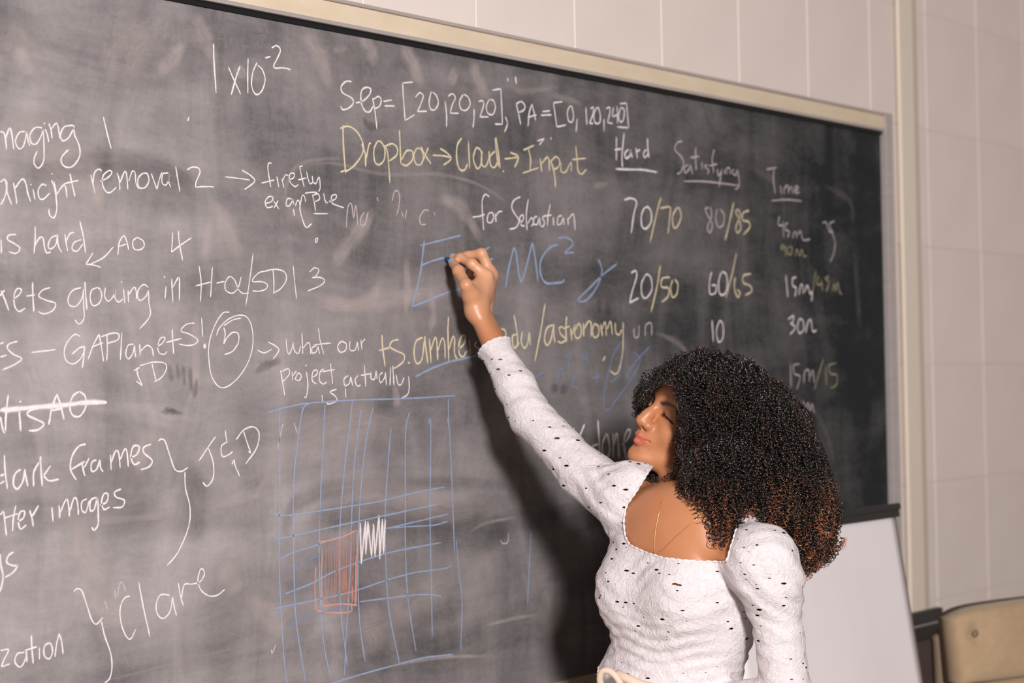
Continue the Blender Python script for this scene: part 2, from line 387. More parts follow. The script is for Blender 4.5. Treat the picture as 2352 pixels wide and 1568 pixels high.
write('B', '1455,415 1470,480 1487,560|1455,415 1490,400 1515,430 1505,460 1470,475|1565,415 1545,480 1538,570|1565,420 1580,480 1590,530|1535,510 1595,490|1635,470 1690,462|1625,495 1700,490|1775,400 1712,408|1712,408 1725,500 1735,575|1735,575 1800,560|1825,430 1808,470 1815,530 1840,540 1850,500 1840,440 1825,430|1875,515 1868,610|1935,440 1942,560|1965,450 1985,440 1985,480 1960,550|1960,550 1985,550|2010,440 1990,490 2000,545 2030,545 2035,500 2025,450 2010,440|2060,520 2060,605|2075,450 2100,440 2100,480 2085,545|2085,545 2120,550|2125,440 2120,500 2150,490|2150,430 2155,550|2175,440 2160,500 2175,540 2195,520 2200,460 2180,440|2170,415 2215,410|2215,410 2230,580|2230,580 2150,575|1395,235 1398,262|1450,228 1458,278', width=0.0044)
write('B', '240,585 300,570 360,610 400,690 395,760 340,840 280,885|262,562 265,700 280,895|245,885 290,870|390,690 415,760 418,850|420,800 440,700 455,685|500,670 475,730 480,810 510,835 545,800 550,730 525,680 500,670|545,700 570,760 585,960|548,710 600,690 635,720 630,770 580,810|650,595 655,700 660,830|665,800 700,740 740,745 740,800 700,840 665,830|770,720 750,770 765,830 800,830 815,780 800,730 770,720|800,710 830,770 870,830|850,715 825,780 800,830|880,770 950,773 1000,785|930,722 980,755 1005,795 955,838', 'y', 0.0042, 'yellow chalk writing')
write('B', '1080,650 1050,700 1045,790 1065,865 1100,870 1120,830|1125,670 1135,860|1178,715 1160,790 1185,860 1213,830 1213,740 1178,715|1220,740 1215,820 1240,850 1265,800 1268,740|1310,740 1275,780 1280,840 1310,850 1340,780|1315,645 1330,740 1345,860|1310,650 1320,760 1335,850|1375,795 1430,788 1470,782|1415,750 1470,780 1445,855|1505,735 1580,700|1540,725 1555,800 1550,880|1500,893 1610,855|1620,790 1632,885|1630,830 1665,785 1680,800 1685,880|1690,800 1715,880 1728,992|1695,810 1730,780 1755,810 1745,850 1710,870|1765,820 1765,880 1795,885 1820,840 1835,820 1835,880|1865,702 1875,800 1880,870 1905,900 1940,865|1840,800 1935,790', 'y', 0.0046, 'yellow chalk writing')
write('B', '1600,672 1648,655|1648,655 1615,700|1693,645 1697,662|1365,875 1370,885', width=0.004)
write('B', '285,1268 295,1130 320,1105 335,1200 350,1110 360,1190 362,1258|410,1160 385,1200 385,1250 415,1240 435,1160|495,1060 505,1085|600,1085 615,1025 640,1015 652,1060 645,1130 630,1185|665,1160 680,1195|700,1145 690,1210|855,1150 820,1150 790,1200 800,1245 830,1245|890,1160 895,1185', 'wf', 0.0036, 'smeared white chalk writing')
write('B', '1270,1055 1240,1040 1220,1090 1225,1200 1230,1285|1155,1195 1200,1190 1240,1175|1265,1170 1255,1220 1280,1235 1300,1200 1290,1165 1265,1170|1310,1170 1318,1230|1315,1190 1335,1160 1360,1155|1485,1055 1440,1080 1425,1130 1450,1180 1475,1220 1455,1265 1408,1280|1480,1240 1505,1210 1500,1180 1480,1200 1490,1250 1515,1255|1538,1070 1525,1180 1530,1285|1535,1240 1560,1200 1575,1230 1560,1260|1600,1190 1580,1200 1575,1240 1600,1245 1615,1200 1620,1255|1650,1190 1635,1200 1650,1230 1640,1260 1625,1255|1690,1105 1675,1180 1670,1255|1640,1190 1700,1180|1710,1195 1715,1255|1770,1185 1745,1195 1740,1245 1765,1240 1780,1200 1785,1250|1810,1200 1815,1250|1815,1210 1845,1175 1855,1200 1862,1285', width=0.0042)
write('X', '965,564 1000,555 1028,548 1058,540|974,553 971,580 966,620 960,650 946,704|946,704 975,693 1005,680 1035,669 1060,662|965,610 990,600 1022,591|1105,579 1124,567|1118,598 1132,594', 'b', 0.0050, 'bright blue chalk formula')
write('H', '785,595 820,380 870,180 890,140|890,140 910,230 935,430 965,535|965,535 1010,400 1060,200 1090,85|1090,85 1120,250 1155,530|1380,105 1300,130 1210,230 1175,340 1190,460 1240,535 1330,540 1430,525 1445,495', 'b', 0.0058, 'bright blue chalk formula')
write('X', '1282,547 1297,545 1312,552 1315,562 1300,577 1297,582|1297,582 1318,579|1417,605 1383,632 1350,665 1327,688 1345,690 1370,660 1382,625 1378,605 1373,595', 'b', 0.0052, 'bright blue chalk formula')
write('G', '372,735 500,670 640,620 850,572', 'b', 0.0056, 'blue chalk underline')
write('G', '120,420 125,520 145,660|95,540 180,515|245,455 195,470 180,510 225,540 285,570 280,620 225,665 200,670|314,632 330,630|425,440 375,470 360,560 380,635 420,600 440,450|440,430 450,520 465,635|475,450 490,630|485,540 515,450 530,460 540,610|540,540 570,450 590,480 595,600|620,285 615,400 622,620|620,540 650,440 665,450 665,560 690,610|690,530 735,490 745,430 720,430 700,480 700,560 730,585 755,540|775,460 785,565|835,470 815,500 850,530 830,560', 'y', 0.0046, 'yellow chalk web address')
write('G', '1015,375 1045,390 1050,440|1140,420 1100,430 1110,520 1150,480|1110,270 1130,380 1140,500|1175,395 1165,470 1190,520 1215,480 1225,400|1225,400 1235,500|1345,185 1310,400 1268,620|1405,345 1360,370 1340,450 1360,500 1390,450 1410,340|1410,340 1410,420 1420,480|1480,360 1450,370 1465,420 1500,450 1470,480 1440,470|1505,280 1500,380 1505,475|1480,375 1530,355|1535,370 1545,465|1545,420 1570,340|1595,330 1565,400 1580,445 1610,430 1615,370 1595,330|1630,330 1635,435|1635,380 1670,320 1690,340 1690,435|1715,335 1700,390 1715,440 1745,420 1745,360 1715,335|1760,340 1775,430|1770,380 1795,325 1805,430|1810,380 1835,320 1850,420|1870,330 1875,400 1900,420 1920,380|1930,325 1930,450 1925,560 1900,680 1870,715 1832,690|1795,580 1778,618', 'y', 0.0050, 'yellow chalk web address')
write('G', '2010,370 2015,435 2045,430 2050,350|2095,430 2100,350 2140,335 2145,425', 'wf', 0.0048)
write('G', '1255,750 1345,690|1430,790 1450,690 1480,690 1480,780|1490,580 1530,580 1525,620 1515,660 1535,665|1595,690 1560,740 1550,800 1590,820|1640,540 1630,600 1660,590|1655,540 1658,640|1700,745 1760,730|1725,690 1735,800|1920,470 1860,560 1820,700 1790,850 1790,960 1820,985 1870,920 1990,750 2050,640 2060,570|1830,780 1900,720 1920,600|2010,550 2060,600|2130,510 2060,580 1980,680 1960,730 1990,760', 'bf', 0.0048, 'worn blue chalk formula')
write('G', '1555,1120 1575,1180 1600,1190|1640,1090 1600,1190|1745,1240 1700,1260 1720,1310|1740,1060 1750,1200 1755,1320|1800,1170 1775,1240 1780,1330 1810,1340 1830,1280 1815,1180 1800,1165|1855,1160 1855,1340|1860,1250 1885,1160 1900,1345|1920,1245 1965,1200 1985,1140 1960,1140 1935,1220 1950,1330 1960,1340', 'w', 0.0058)
RWD = 0.0052
write('C', '205,170 205,340|260,140 245,300 248,390|190,265 240,255|290,260 265,290 275,325 305,300 305,265 318,320|345,250 355,325|350,280 375,260|420,260 400,290 410,320 435,290|428,180 432,260 440,320|200,402 300,405 400,408 498,425', 'w', RWD)
write('C', '680,200 640,215 628,265 670,310 690,360 670,420 642,438|720,370 695,390 700,430 730,400 735,370 755,440|775,245 775,330 780,410|740,320 800,310|820,350 822,405|860,370 840,385 870,410 860,440|910,260 895,330 905,430|870,380 930,365|930,400 940,450 960,420|965,400 945,530|985,400 985,440|1000,440 1000,400 1020,395 1025,440|1050,400 1040,430 1065,445 1075,410 1090,480 1085,530 1060,550|690,490 850,492 1085,520', 'wf', RWD)
write('C', '1285,405 1360,390|1340,400 1335,480 1350,578|1385,520 1395,580|1415,580 1415,540 1440,520 1445,580|1445,560 1465,530 1475,580|1485,560 1515,540 1500,525 1485,560 1505,575 1522,565|1320,630 1430,622 1540,632', 'wf', RWD)
write('C', '262,625 310,612 350,640 330,730 312,865|405,680 385,740 390,815 420,830 455,780 455,710 430,675 405,685', 'w', RWD)
write('C', '525,605 490,740 448,930|520,685 590,675 590,730 578,868|640,680 610,740 615,815 640,820 670,750 660,690 640,680', 'y', RWD, 'yellow chalk numbers')
write('C', '870,680 845,690 865,740 895,800 880,860 860,820 890,740 880,670|930,690 920,760 940,820 975,800 980,730 950,690', 'wf', RWD)
write('C', '1050,640 1020,780 988,915|1080,690 1065,710 1090,770 1100,830 1075,860 1065,820 1095,740 1085,690|1160,700 1115,720 1115,770 1155,780 1165,820 1120,875', 'y', RWD, 'yellow chalk numbers')
write('C', '1380,740 1370,800 1410,810|1405,780 1408,895|1440,790 1425,800 1425,840 1450,850 1440,895|1475,900 1485,860 1500,860 1505,900|1510,880 1530,850 1545,900 1560,915 1600,905|1690,790 1715,785 1730,830 1745,855 1765,850|1775,775 1740,800 1760,860 1780,930 1770,1010 1745,1070', 'wf', RWD)
write('C', '1410,945 1390,960 1400,980 1420,960 1425,1030|1440,960 1435,1000 1460,1020 1470,970 1450,960|1495,1030 1505,980 1525,1025 1540,980 1555,1030 1575,1025|1640,1135 1620,1290|1660,1170 1650,1230 1690,1230|1680,1200 1690,1280|1735,1175 1710,1190 1735,1220 1715,1285|1760,1280 1775,1230 1785,1280 1800,1220 1815,1290 1830,1300', 'yf', RWD, 'worn yellow chalk numbers')
write('C', '310,1150 345,1135 350,1180 320,1280 300,1365|300,1365 365,1330|410,1170 385,1230 390,1310 420,1330 460,1270 455,1190 430,1160 410,1170|890,1140 875,1220 880,1300 920,1290 920,1240 890,1240|960,1145 940,1220 950,1300 985,1300 1005,1240 995,1160 965,1140|1425,1165 1440,1325|1500,1180 1475,1190 1475,1240 1500,1260 1490,1320|1520,1310 1530,1240 1545,1240 1550,1300|1560,1290 1580,1240 1600,1300 1615,1280 1610,1355', 'w', RWD)
write('C', '520,1095 500,1230 455,1430|590,1180 535,1190 530,1250 580,1260 575,1320 530,1360|610,1200 595,1260 610,1325 640,1300 648,1230 625,1195|1070,1005 1040,1150 995,1330|1060,1180 1055,1260 1080,1325 1095,1290 1075,1270|1175,1155 1120,1170 1120,1220 1165,1240 1180,1280 1135,1310', 'y', RWD, 'yellow chalk numbers')
write('X', '1635,735 1638,785|1652,735 1645,760 1650,785 1660,775 1660,745 1652,735|1810,733 1822,725 1820,740 1815,742|1815,742 1826,752 1814,768|1835,732 1831,750 1836,765 1846,755 1843,735 1835,732|1850,765 1855,740 1862,735 1866,760 1875,758', 'w', RWD)
write('I', '1175,150 1180,300|1230,150 1195,160 1200,210 1235,230 1215,310|1260,270 1265,200 1290,190 1295,260|1300,230 1315,190 1325,270|1240,380 1225,420 1245,450 1265,410 1255,380|1275,440 1285,390 1300,440 1310,400 1325,460|1190,365 1215,365|1340,690 1345,650 1365,660 1365,710', 'wf', RWD)
write('I', '1380,120 1350,220 1325,310|1395,160 1400,280|1460,145 1415,160 1425,210 1465,220 1460,280 1425,300', 'yf', RWD, 'worn yellow chalk numbers')
write('D', '5,150 8,245|110,115 60,120 50,150 100,180 135,210 110,245 60,235|240,60 240,150 232,248|235,200 270,140 295,140 305,200 320,240 350,235|395,120 350,140 330,195 350,215 385,180 395,115|395,115 400,190 425,240|445,110 455,180 465,230|455,160 480,110 510,100|560,150 510,170 495,215 530,230 570,180|548,25 570,110 588,245|548,25 575,140|780,200 710,275 620,320|640,240 590,320|590,320 640,325 695,342|810,258 820,170 850,125 870,160 885,220|815,200 870,180|945,135 915,160 920,210 955,222 990,200 985,160 945,135|1188,98 1185,180 1180,238|1180,238 1240,190 1318,138|1227,90 1235,180 1258,295', width=LW)
write('D', '5,500 30,560 60,640|0,540 10,520 30,500|90,560 130,530 145,495 115,490 95,540 100,610 130,645 175,620|222,445 225,550 232,648|180,540 240,530|345,480 290,500 265,540 320,570 380,590 360,640 300,662 260,645|560,480 500,500 468,550 475,600 520,610 560,560 575,490|575,490 575,600 578,690 545,732 515,705|583,440 590,540 598,635|670,480 630,500 620,560 640,605 680,590 700,540 690,495 670,480|725,480 720,540 745,575 780,540 795,500 790,550 815,580 845,560|850,490 858,590|835,437 836,447|880,500 885,585|885,530 920,480 935,500 940,560|1020,480 990,460 955,490 945,540 965,570 1005,540 1020,500 1025,590 1035,660 1010,710 960,765|1142,470 1135,560|1130,400 1133,415|1180,420 1190,585|1190,480 1225,415 1235,430 1235,570', width=LW)
write('D', '1370,330 1385,450 1380,578|1462,338 1455,450 1450,548|1345,470 1460,440|1490,450 1545,438|1660,405 1640,480 1600,520 1555,500 1550,450 1580,405 1615,430 1640,490 1670,520 1715,518|1742,243 1720,420 1692,605|1850,365 1790,375 1750,410 1740,440 1800,440 1840,460 1830,490 1790,505 1738,505|1878,350 1885,430 1885,520|1830,365 1900,355 1960,375 1970,430 1930,490 1878,520|2018,328 2028,440 2042,560|2130,375 2165,345 2195,360 2175,400 2150,415|2150,415 2200,410 2235,430 2210,465 2118,505|2172,145 2175,175|2172,145 2188,142 2180,175', width=LW)
write('D', '0,870 25,855|0,960 45,945|120,850 60,870 50,900 90,940 148,970 100,1010 15,1048|215,928 300,918 382,908|550,815 510,805 460,860 440,930 460,990 510,1005 560,960 585,900|495,940 540,900 580,885|580,885 575,960 565,1035|605,975 640,880 680,800|680,800 695,880 712,990|630,890 710,860|735,800 738,900 735,985|695,820 770,795 815,800 810,840 740,865|838,790 828,980|920,870 880,880 865,940 885,972 915,930 925,880|925,880 930,940 935,960|960,870 965,950|965,920 1010,880 1045,900 1055,955|1080,890 1120,860 1135,825 1105,830 1085,880 1095,930 1130,940 1150,920|1185,765 1188,850 1195,938|1140,860 1250,830|1340,725 1280,735 1245,780 1300,800 1360,840 1340,870 1290,880 1230,870|1388,688 1395,820', width=LW)
write('D', '1400,882 1418,886', width=0.009)
write('D', '1580,650 1530,660 1470,760 1438,880 1440,1000 1460,1100 1510,1165 1570,1160 1650,1090 1710,990 1740,880 1735,760 1700,685 1640,672 1570,700 1510,760 1490,810|1660,690 1600,705 1540,745|1540,755 1550,800 1540,870|1540,870 1560,830 1600,790 1640,800 1640,860 1600,920 1545,942|940,1035 950,1090 980,1155|920,1055 960,1030|980,1155 935,1125|1045,1005 1060,1070 1075,1130|960,1020 1050,995 1130,1000 1145,1040 1110,1100 1060,1130', width=LW)
write('D', '1770,912 1820,930 1870,905|1845,855 1900,885 1920,915 1880,975|1970,835 1975,900 1990,940 2010,900 2020,860 2025,910 2055,935 2070,880|2078,790 2082,870 2085,940|2085,900 2120,860 2135,880 2140,940|2180,880 2150,895 2150,930 2175,925 2190,885|2190,885 2200,940|2192,760 2205,850 2230,938|2160,875 2280,862|1930,1050 1945,1130 1960,1225|1935,1060 1985,1040 1990,1080 1945,1130|2010,1060 2015,1120|2015,1090 2040,1055|2050,1070 2035,1110 2060,1120 2075,1085 2050,1065|2110,1060 2120,1150 2110,1230 2095,1235|2105,1010 2108,1022|2150,1100 2180,1080 2185,1050 2155,1060 2150,1120 2180,1145|2230,1040 2205,1060 2200,1120 2225,1145 2250,1130|2275,1000 2285,1090 2290,1145|2215,1060 2305,1045', width=LW)
write('X', '783,783 775,795 780,808 792,805 795,790 783,783|803,783 803,803 815,803 820,785|820,785 823,805|828,780 831,803|829,790 838,777|800,862 790,870 792,885 802,880 805,865|805,865 810,886|822,862 815,872 820,886 828,884|836,838 840,888|828,862 850,858', width=0.0032)
write('G', '35,700 40,750 65,750 75,690|75,690 85,755|125,700 100,730 110,780 140,740 145,700|145,700 155,800|185,660 180,800|200,650 210,800|225,720 240,790 265,790 285,740|320,730 325,820 310,870 270,895', width=0.0034)
write('F', '362,60 367,105|440,30 405,45 430,65 440,90 400,108 385,100|485,25 488,75', width=0.0032)
write('D', '0,1370 20,1470|20,1470 35,1470 40,1350 55,1220|130,1330 142,1470|136,1262 141,1272|265,1310 200,1330 190,1360 250,1390 300,1420 260,1460 195,1468|335,1425 355,1310 390,1215|390,1215 415,1290 440,1390|355,1330 430,1310|545,1195 500,1230 480,1300 500,1360 550,1365 590,1300 585,1230 545,1195', width=0.0044)
write('D', '0,1328 200,1308 420,1292 600,1272 735,1270', width=0.0100)
write('E', '25,170 30,270 45,380|0,300 25,290|0,350 25,330|125,260 90,290 80,350 105,380 140,330 150,260|150,260 160,320 170,365|205,365 205,280 238,215|245,180 250,270 258,365|310,235 265,300|265,300 300,330 360,320|525,105 480,120 440,180 430,260 465,325|430,265 520,210|500,215 510,270 520,300|515,250 545,190|590,200 560,220 560,270 590,260 610,200|610,200 615,250 630,275|675,170 680,265|680,220 705,150 725,160 735,250|735,200 760,140 775,150 785,245|800,190 840,165 850,120 815,120 800,180 820,230 855,215|925,105 880,125 880,160 930,205 910,245 860,262', width=0.0038)
write('E', '968,88 985,75 1010,90 1040,180 1070,260 1110,272 1150,248|1130,275 1135,380 1160,480 1160,580 1130,680 1080,780 1020,852|1320,58 1270,130 1218,208|1275,130 1305,220 1305,310 1270,362 1240,340|1378,22 1390,100|1390,90 1355,120 1360,180 1400,170 1425,150|1420,230 1432,200|1432,200 1440,240 1467,302|1490,25 1510,90 1535,160|1535,160 1520,150|1445,80 1490,20 1550,0 1585,40 1570,130 1502,228', width=0.0032)
write('E', '0,540 20,520 30,600 38,665|95,480 80,560 75,640|20,560 110,530|105,580 140,560 150,520 125,520 110,570 125,625 160,600|180,510 195,560 203,610|195,550 235,480|315,490 325,580|360,480 365,560|365,530 400,450 415,460 425,550|425,520 450,440 470,450 480,540|530,440 500,460 500,510 525,520 545,450|545,450 550,500 560,520|590,430 555,450 550,510 575,505 595,440 600,540 598,600 575,633 560,615|610,480 650,460 660,415 635,410 620,460 635,505 670,490|740,380 700,400 710,430 760,450 745,490 690,495|0,780 5,850 18,920 0,1010|82,765 50,790 40,830 80,850 105,850 80,890 30,922', width=0.0036)
write('E', '450,1010 470,992 500,1005 530,1090 560,1180 590,1207 630,1165|620,1190 640,1280 675,1380 685,1470 670,1540 640,1568|795,1035 760,1050 735,1110 740,1200 770,1280 800,1297 830,1240|847,948 880,1120 917,1283|1040,1030 980,1030 955,1090 965,1150 1000,1172 1040,1130 1055,1040|1055,1040 1065,1100 1080,1155|1090,955 1105,1040 1122,1095|1110,1050 1125,970 1160,960|1160,965 1220,950 1248,910 1245,875 1225,875 1210,940 1230,1000 1280,1035 1330,1030 1375,995|0,1370 50,1365 20,1430 5,1470|5,1470 60,1450|150,1380 105,1390 90,1440 125,1470 155,1420 160,1370|160,1370 165,1440|190,1275 195,1370 203,1450|150,1370 225,1345|240,1350 240,1425|300,1320 270,1345 270,1400 300,1420 320,1380 315,1340 300,1320|335,1410 345,1330 360,1265|360,1265 375,1310 385,1390', width=0.0032)
write('E', '700,1000 710,1060|715,1040 735,955 755,970 765,1010|640,1065 655,1115|1660,1360 1665,1390|1665,1390 1690,1330', 'wf', 0.003)
write('E', '600,1565 900,1490 1200,1410 1460,1350|1380,1260 1460,1280 1510,1320 1450,1400|1475,1420 1480,1490 1505,1530|765,1400 790,1460 825,1480|225,1440 240,1520 270,1530 310,1470 315,1400|1110,1290 1105,1380|880,1330 860,1400 890,1420 905,1350', 'wg', 0.003, 'faint half-erased white chalk writing')
write('F', '75,153 180,125 300,103 550,87 800,80 1060,65|138,130 140,500 138,880 145,1150 160,1400 178,1575|300,103 265,130 245,230 215,500 212,800 218,1080 230,1270 275,1560|378,110 370,300 355,600 348,850 355,1150 375,1380 408,1535|522,95 510,200 480,450 460,700 452,900 460,1180 495,1480|568,140 555,230 530,450 518,700 510,1000 490,1300 480,1530|632,120 600,260 570,500 555,760 550,1000 560,1250 588,1455|724,235 710,400 692,700 698,980 715,1200 770,1475|820,150 800,260 798,600 800,900 815,1150 855,1400|920,210 928,180 932,260 928,700 935,1050 940,1325|1023,80 1025,200|1018,180 1030,260 1045,600 1057,895|1065,820 1080,1000 1095,1150 1088,1405|88,660 110,685 200,690 400,660 650,620 850,572 1008,542|115,820 400,755 700,690 972,632|128,933 200,890 340,845 460,800|700,760 850,725 1025,683|700,757 850,748 950,742 1020,722|165,1103 300,1050 450,975 700,890 990,832|112,1180 300,1140 520,1090 700,1030 850,990 1000,970 1042,952|560,1143 700,1125 850,1107 940,1107 988,1115|400,1575 560,1525 760,1470 900,1435 1050,1418|1458,775 1450,900 1438,1158', 'b', 0.0034, 'blue chalk grid drawing', name='chalk_drawing', n=8)
write('F', '155,978 200,975 330,905 450,850|178,1270 330,1210 500,1160', 'bf', 0.0032, 'blue chalk grid drawing', name='chalk_drawing')
write('F', '562,730 568,945|568,945 590,720|590,720 592,895|592,895 603,725|603,725 622,910|622,910 632,735|632,735 640,905|640,905 660,690|660,690 665,920|665,920 678,710|678,710 685,890|685,890 693,710', 'w', 0.0048, 'dense white chalk zigzag', name='chalk_drawing')
write('F', '130,345 150,240 160,210|215,205 232,260|1340,780 1335,830 1310,838 1295,820|98,1395 100,1415|100,1415 115,1385', 'wf', 0.0032)
_hx = '|'.join('%d,%d %d,%d %d,%d' % (x, 858 - (x - 365) * 0.45, x + random.randint(-6, 6), 1000, x + random.randint(-10, 4), random.randint(1120, 1165)) for x in range(385, 545, 13))
write('F', '345,832 450,810 548,768|365,870 360,1000 362,1165|365,1168 450,1155 548,1160|548,770 545,960 540,1165|335,1190 400,1200 510,1195 515,1150|330,960 325,1080 332,1190|540,900 535,1160|528,840 520,1150', 'p', 0.0038, 'pink chalk rectangle', name='chalk_drawing')
write('F', _hx + '|470,985 480,1085|478,980 488,1080|486,980 492,1080|466,1000 472,1090', 'pf', 0.0042, 'pink chalk rectangle', name='chalk_drawing')

# ------------------------------------------------------------------ smears left by erasing
def smear_mat(name, col, opac, sc=1.0):
    t = NT(name)
    uv = t.n('UVMap'); sp = t.n('SeparateXYZ'); t.l(uv.outputs[0], sp.inputs[0])
    v = t.math('ABSOLUTE', t.math('SUBTRACT', t.math('MULTIPLY', sp.outputs[1], 2.0), 1.0))
    u = t.math('ABSOLUTE', t.math('SUBTRACT', t.math('MULTIPLY', sp.outputs[0], 2.0), 1.0))
    e = t.math('MULTIPLY', t.rng(v, 1.0, 0.2, smooth=True), t.rng(u, 1.0, 0.5, smooth=True))
    st = t.noise(7, 4, 0.7, vec=uv.outputs[0], stretch=(0.5, 4.0, 1))
    n2 = t.noise(24, 4, 0.6)
    g = t.math('MULTIPLY', t.rng(st, 0.35, 0.75, 0.35, 1.0), t.rng(n2, 0.3, 0.7, 0.5, 1.0))
    t.l(t.math('MULTIPLY', t.math('MULTIPLY', e, g), opac, clamp=True), t.p.inputs['Alpha'])
    return t.base(col, 0.95, 0.1)
SM = smear_mat('chalk_dust_smear', srgb(205, 191, 189), 0.72); SMF = smear_mat('faint_dust_smear', srgb(200, 186, 184), 0.5)
DK = smear_mat('wiped_streak', srgb(62, 61, 63), 0.5); DKF = smear_mat('faint_wiped_streak', srgb(58, 58, 60), 0.42)
def smear(s, mat, width, label='dusty chalk smear'):
    pls = []
    for st in s.split('|'):
        pts = [tuple(float(v) for v in q.split(',')) for q in st.split()]
        pls.append([w2(x, y) for x, y in catmull(pts, 8)])
    for pl in pls:
        me = ribbon_mesh('dust_smear', [pl], width, layer=-0.0003 + 0.00001 * random.random(), taper=True)
        o = bpart(link('dust_smear', me, mat)); o['label'] = label
smear('444,20 470,90 500,150|700,60 730,120 765,220|820,75 850,110 860,160|915,90 945,140 975,210|1030,165 1050,190|1080,130 1100,190 1130,230', SM, 0.055)
smear('30,100 60,150 62,180|230,420 225,440 218,480|560,150 545,180|430,90 360,180', SM, 0.04)
smear('210,360 225,450 216,490|640,470 700,500 720,520', SMF, 0.05)
smear('840,360 700,372 660,420 655,480|655,385 760,375 880,400 1000,400 1090,420 1150,455 1170,475', SMF, 0.012)
smear('880,640 830,700 700,690|780,705 900,685 1050,668|560,620 520,520 470,450|1000,450 1060,480 1110,560|870,470 800,560 760,620', SM, 0.05)
smear('930,580 935,660 930,740|985,655 995,720 985,770|905,880 915,940|450,700 450,820 450,960|480,500 470,600', SM, 0.028)
smear('352,975 330,1030 314,1100|160,1150 200,1290 260,1340|200,1350 240,1400 330,1430|560,1360 620,1420 660,1460|500,1290 530,1330 550,1370', SM, 0.06)
smear('650,1080 720,1000 840,970 950,1010|720,1110 860,1125 1000,1160 1150,1170|870,1420 960,1370 1060,1310|1130,1260 1100,1330 1080,1420|860,1370 850,1440 880,1500|1260,1330 1270,1400 1250,1480', SMF, 0.10)
smear('1070,1225 1120,1200 1200,1185|1100,1440 1180,1420 1240,1410|900,1530 1000,1510 1160,1505', SM, 0.012)
smear('240,200 290,120 360,60|60,60 20,140|20,210 120,360 250,400', SMF, 0.12)
smear('1290,200 1200,210 1180,200|1340,240 1260,215|760,120 800,105|1400,420 1360,430', SMF, 0.02)
smear('1500,760 1560,790 1590,830', SMF, 0.02)
SMR = smear_mat('very_faint_dust_smear', srgb(170, 158, 156), 0.22)
smear('1700,370 1790,430 1800,520|1880,420 1950,460 1960,520|1960,560 1970,680 1975,760|1850,900 1900,1000 1920,1090', SMR, 0.03)
smear('640,1000 610,1100 560,1180|470,1170 540,1150 640,1125|130,1210 300,1190 420,1180', SMF, 0.02)
smear('670,1280 660,1200 690,1150 800,1120 960,1110 1120,1110 1210,1110', DKF, 0.05, 'darker wiped streak')
smear('690,1215 800,1180 1000,1190 1180,1150|960,1230 1080,1235 1200,1200', DK, 0.085, 'darker wiped streak')
smear('388,835 396,880|405,832 412,875|420,835 424,890|436,838 440,905|452,865 446,920', DK, 0.014, 'darker wiped streak')
smear('362,944 378,946 394,946 410,948 426,950|372,938 390,940 408,944', DK, 0.012, 'darker wiped streak')
smear('580,860 610,840 650,825|830,270 850,290 880,290', DK, 0.022, 'darker wiped streak')
smear('1374,684 1378,722|1394,688 1398,728|1272,878 1276,904|1292,880 1296,908', DK, 0.03, 'darker wiped streak')
smear('0,390 130,395 260,370 400,400 480,470', DKF, 0.06, 'darker wiped streak')
smear('1345,300 1420,360 1430,440|440,1060 450,1160 440,1260', DKF, 0.08, 'darker wiped streak')
# ------------------------------------------------------------------ flip chart easel
chart = empty('flip_chart', (0, 0, 0))
tag(chart, 'white flip chart with a black top clamp, standing behind the woman near the wall', 'flip chart')
paper = NT('flip_chart_paper'); _n = paper.noise(3, 3); paper.base(paper.mix(_n, srgb(222, 214, 217), srgb(232, 226, 228)), 0.8, 0.2)
_w = paper.noise(5, 2, stretch=(3, 1, 0.4)); paper.bump(_w, 0.3, 0.004); paper = paper.m
blackp = simple('black_plastic', srgb(30, 30, 31), 0.45, 0.4, 0.1, 80)
blackm = simple('black_metal', srgb(24, 24, 26), 0.4, 0.5, 0.1, 80)
ytop = -0.30
TR = W(2052, 1158, ytop); XR2 = TR[0]; ZTP = TR[2]
lean = math.tan(math.radians(8.6)); WID = 0.70
def lp(x, down, off=0.0):                 # a point on the leaning face, off metres in front of it
    return np.array([x, ytop - down * lean - off, ZTP - down])
def slab(name, x0, x1, d0, d1, o0, o1, mat, parent, bevel=0.0015, nx=1):
    bm = bmesh.new(); vs = []
    for x in (x0, x1):
        for o in (o0, o1):
            for d in (d0, d1): vs.append(bm.verts.new(lp(x, d, o)))
    for f in ((0, 1, 3, 2), (4, 6, 7, 5), (0, 4, 5, 1), (2, 3, 7, 6), (0, 2, 6, 4), (1, 5, 7, 3)):
        bm.faces.new([vs[i] for i in f])
    return bm_obj(name, bm, mat, parent, bevel=bevel)
slab('back_board', XR2 - WID, XR2 - 0.003, 0.02, 0.90, -0.012, -0.001, blackm, chart)
# paper sheet with a slight free-hanging wave
bm = bmesh.new(); NX, NZ = 24, 30; g = []
for i in range(NX + 1):
    for j in range(NZ + 1):
        x = XR2 - WID + 0.003 + (WID - 0.008) * i / NX; d = 0.018 + 0.92 * j / NZ
        g.append(bm.verts.new(lp(x, d, 0.004 + 0.003 * math.sin(i * 0.55) * (j / NZ) + 0.004 * (j / NZ))))
for i in range(NX):
    for j in range(NZ):
        a = i * (NZ + 1) + j; bm.faces.new((g[a], g[a + 1], g[a + NZ + 2], g[a + NZ + 1]))
pad = bm_obj('paper_pad', bm, paper, chart, smooth=True)
pm = pad.modifiers.new('solid', 'SOLIDIFY'); pm.thickness = 0.003; pm.offset = -1
slab('clamp_bar', XR2 - WID - 0.004, XR2 + 0.002, 0.0, 0.026, -0.014, 0.012, blackp, chart, 0.004)
slab('clamp_lip', XR2 - WID - 0.004, XR2 + 0.002, -0.004, 0.010, 0.010, 0.017, blackp, chart, 0.003)
for xx in (XR2 - WID + 0.06, XR2 - 0.06):
    tube('leg', [lp(xx, 0.6, -0.02), lp(xx, 0.9, -0.02), np.array([xx, ytop - ZTP * lean, 0.0])], 0.012, blackm, chart)
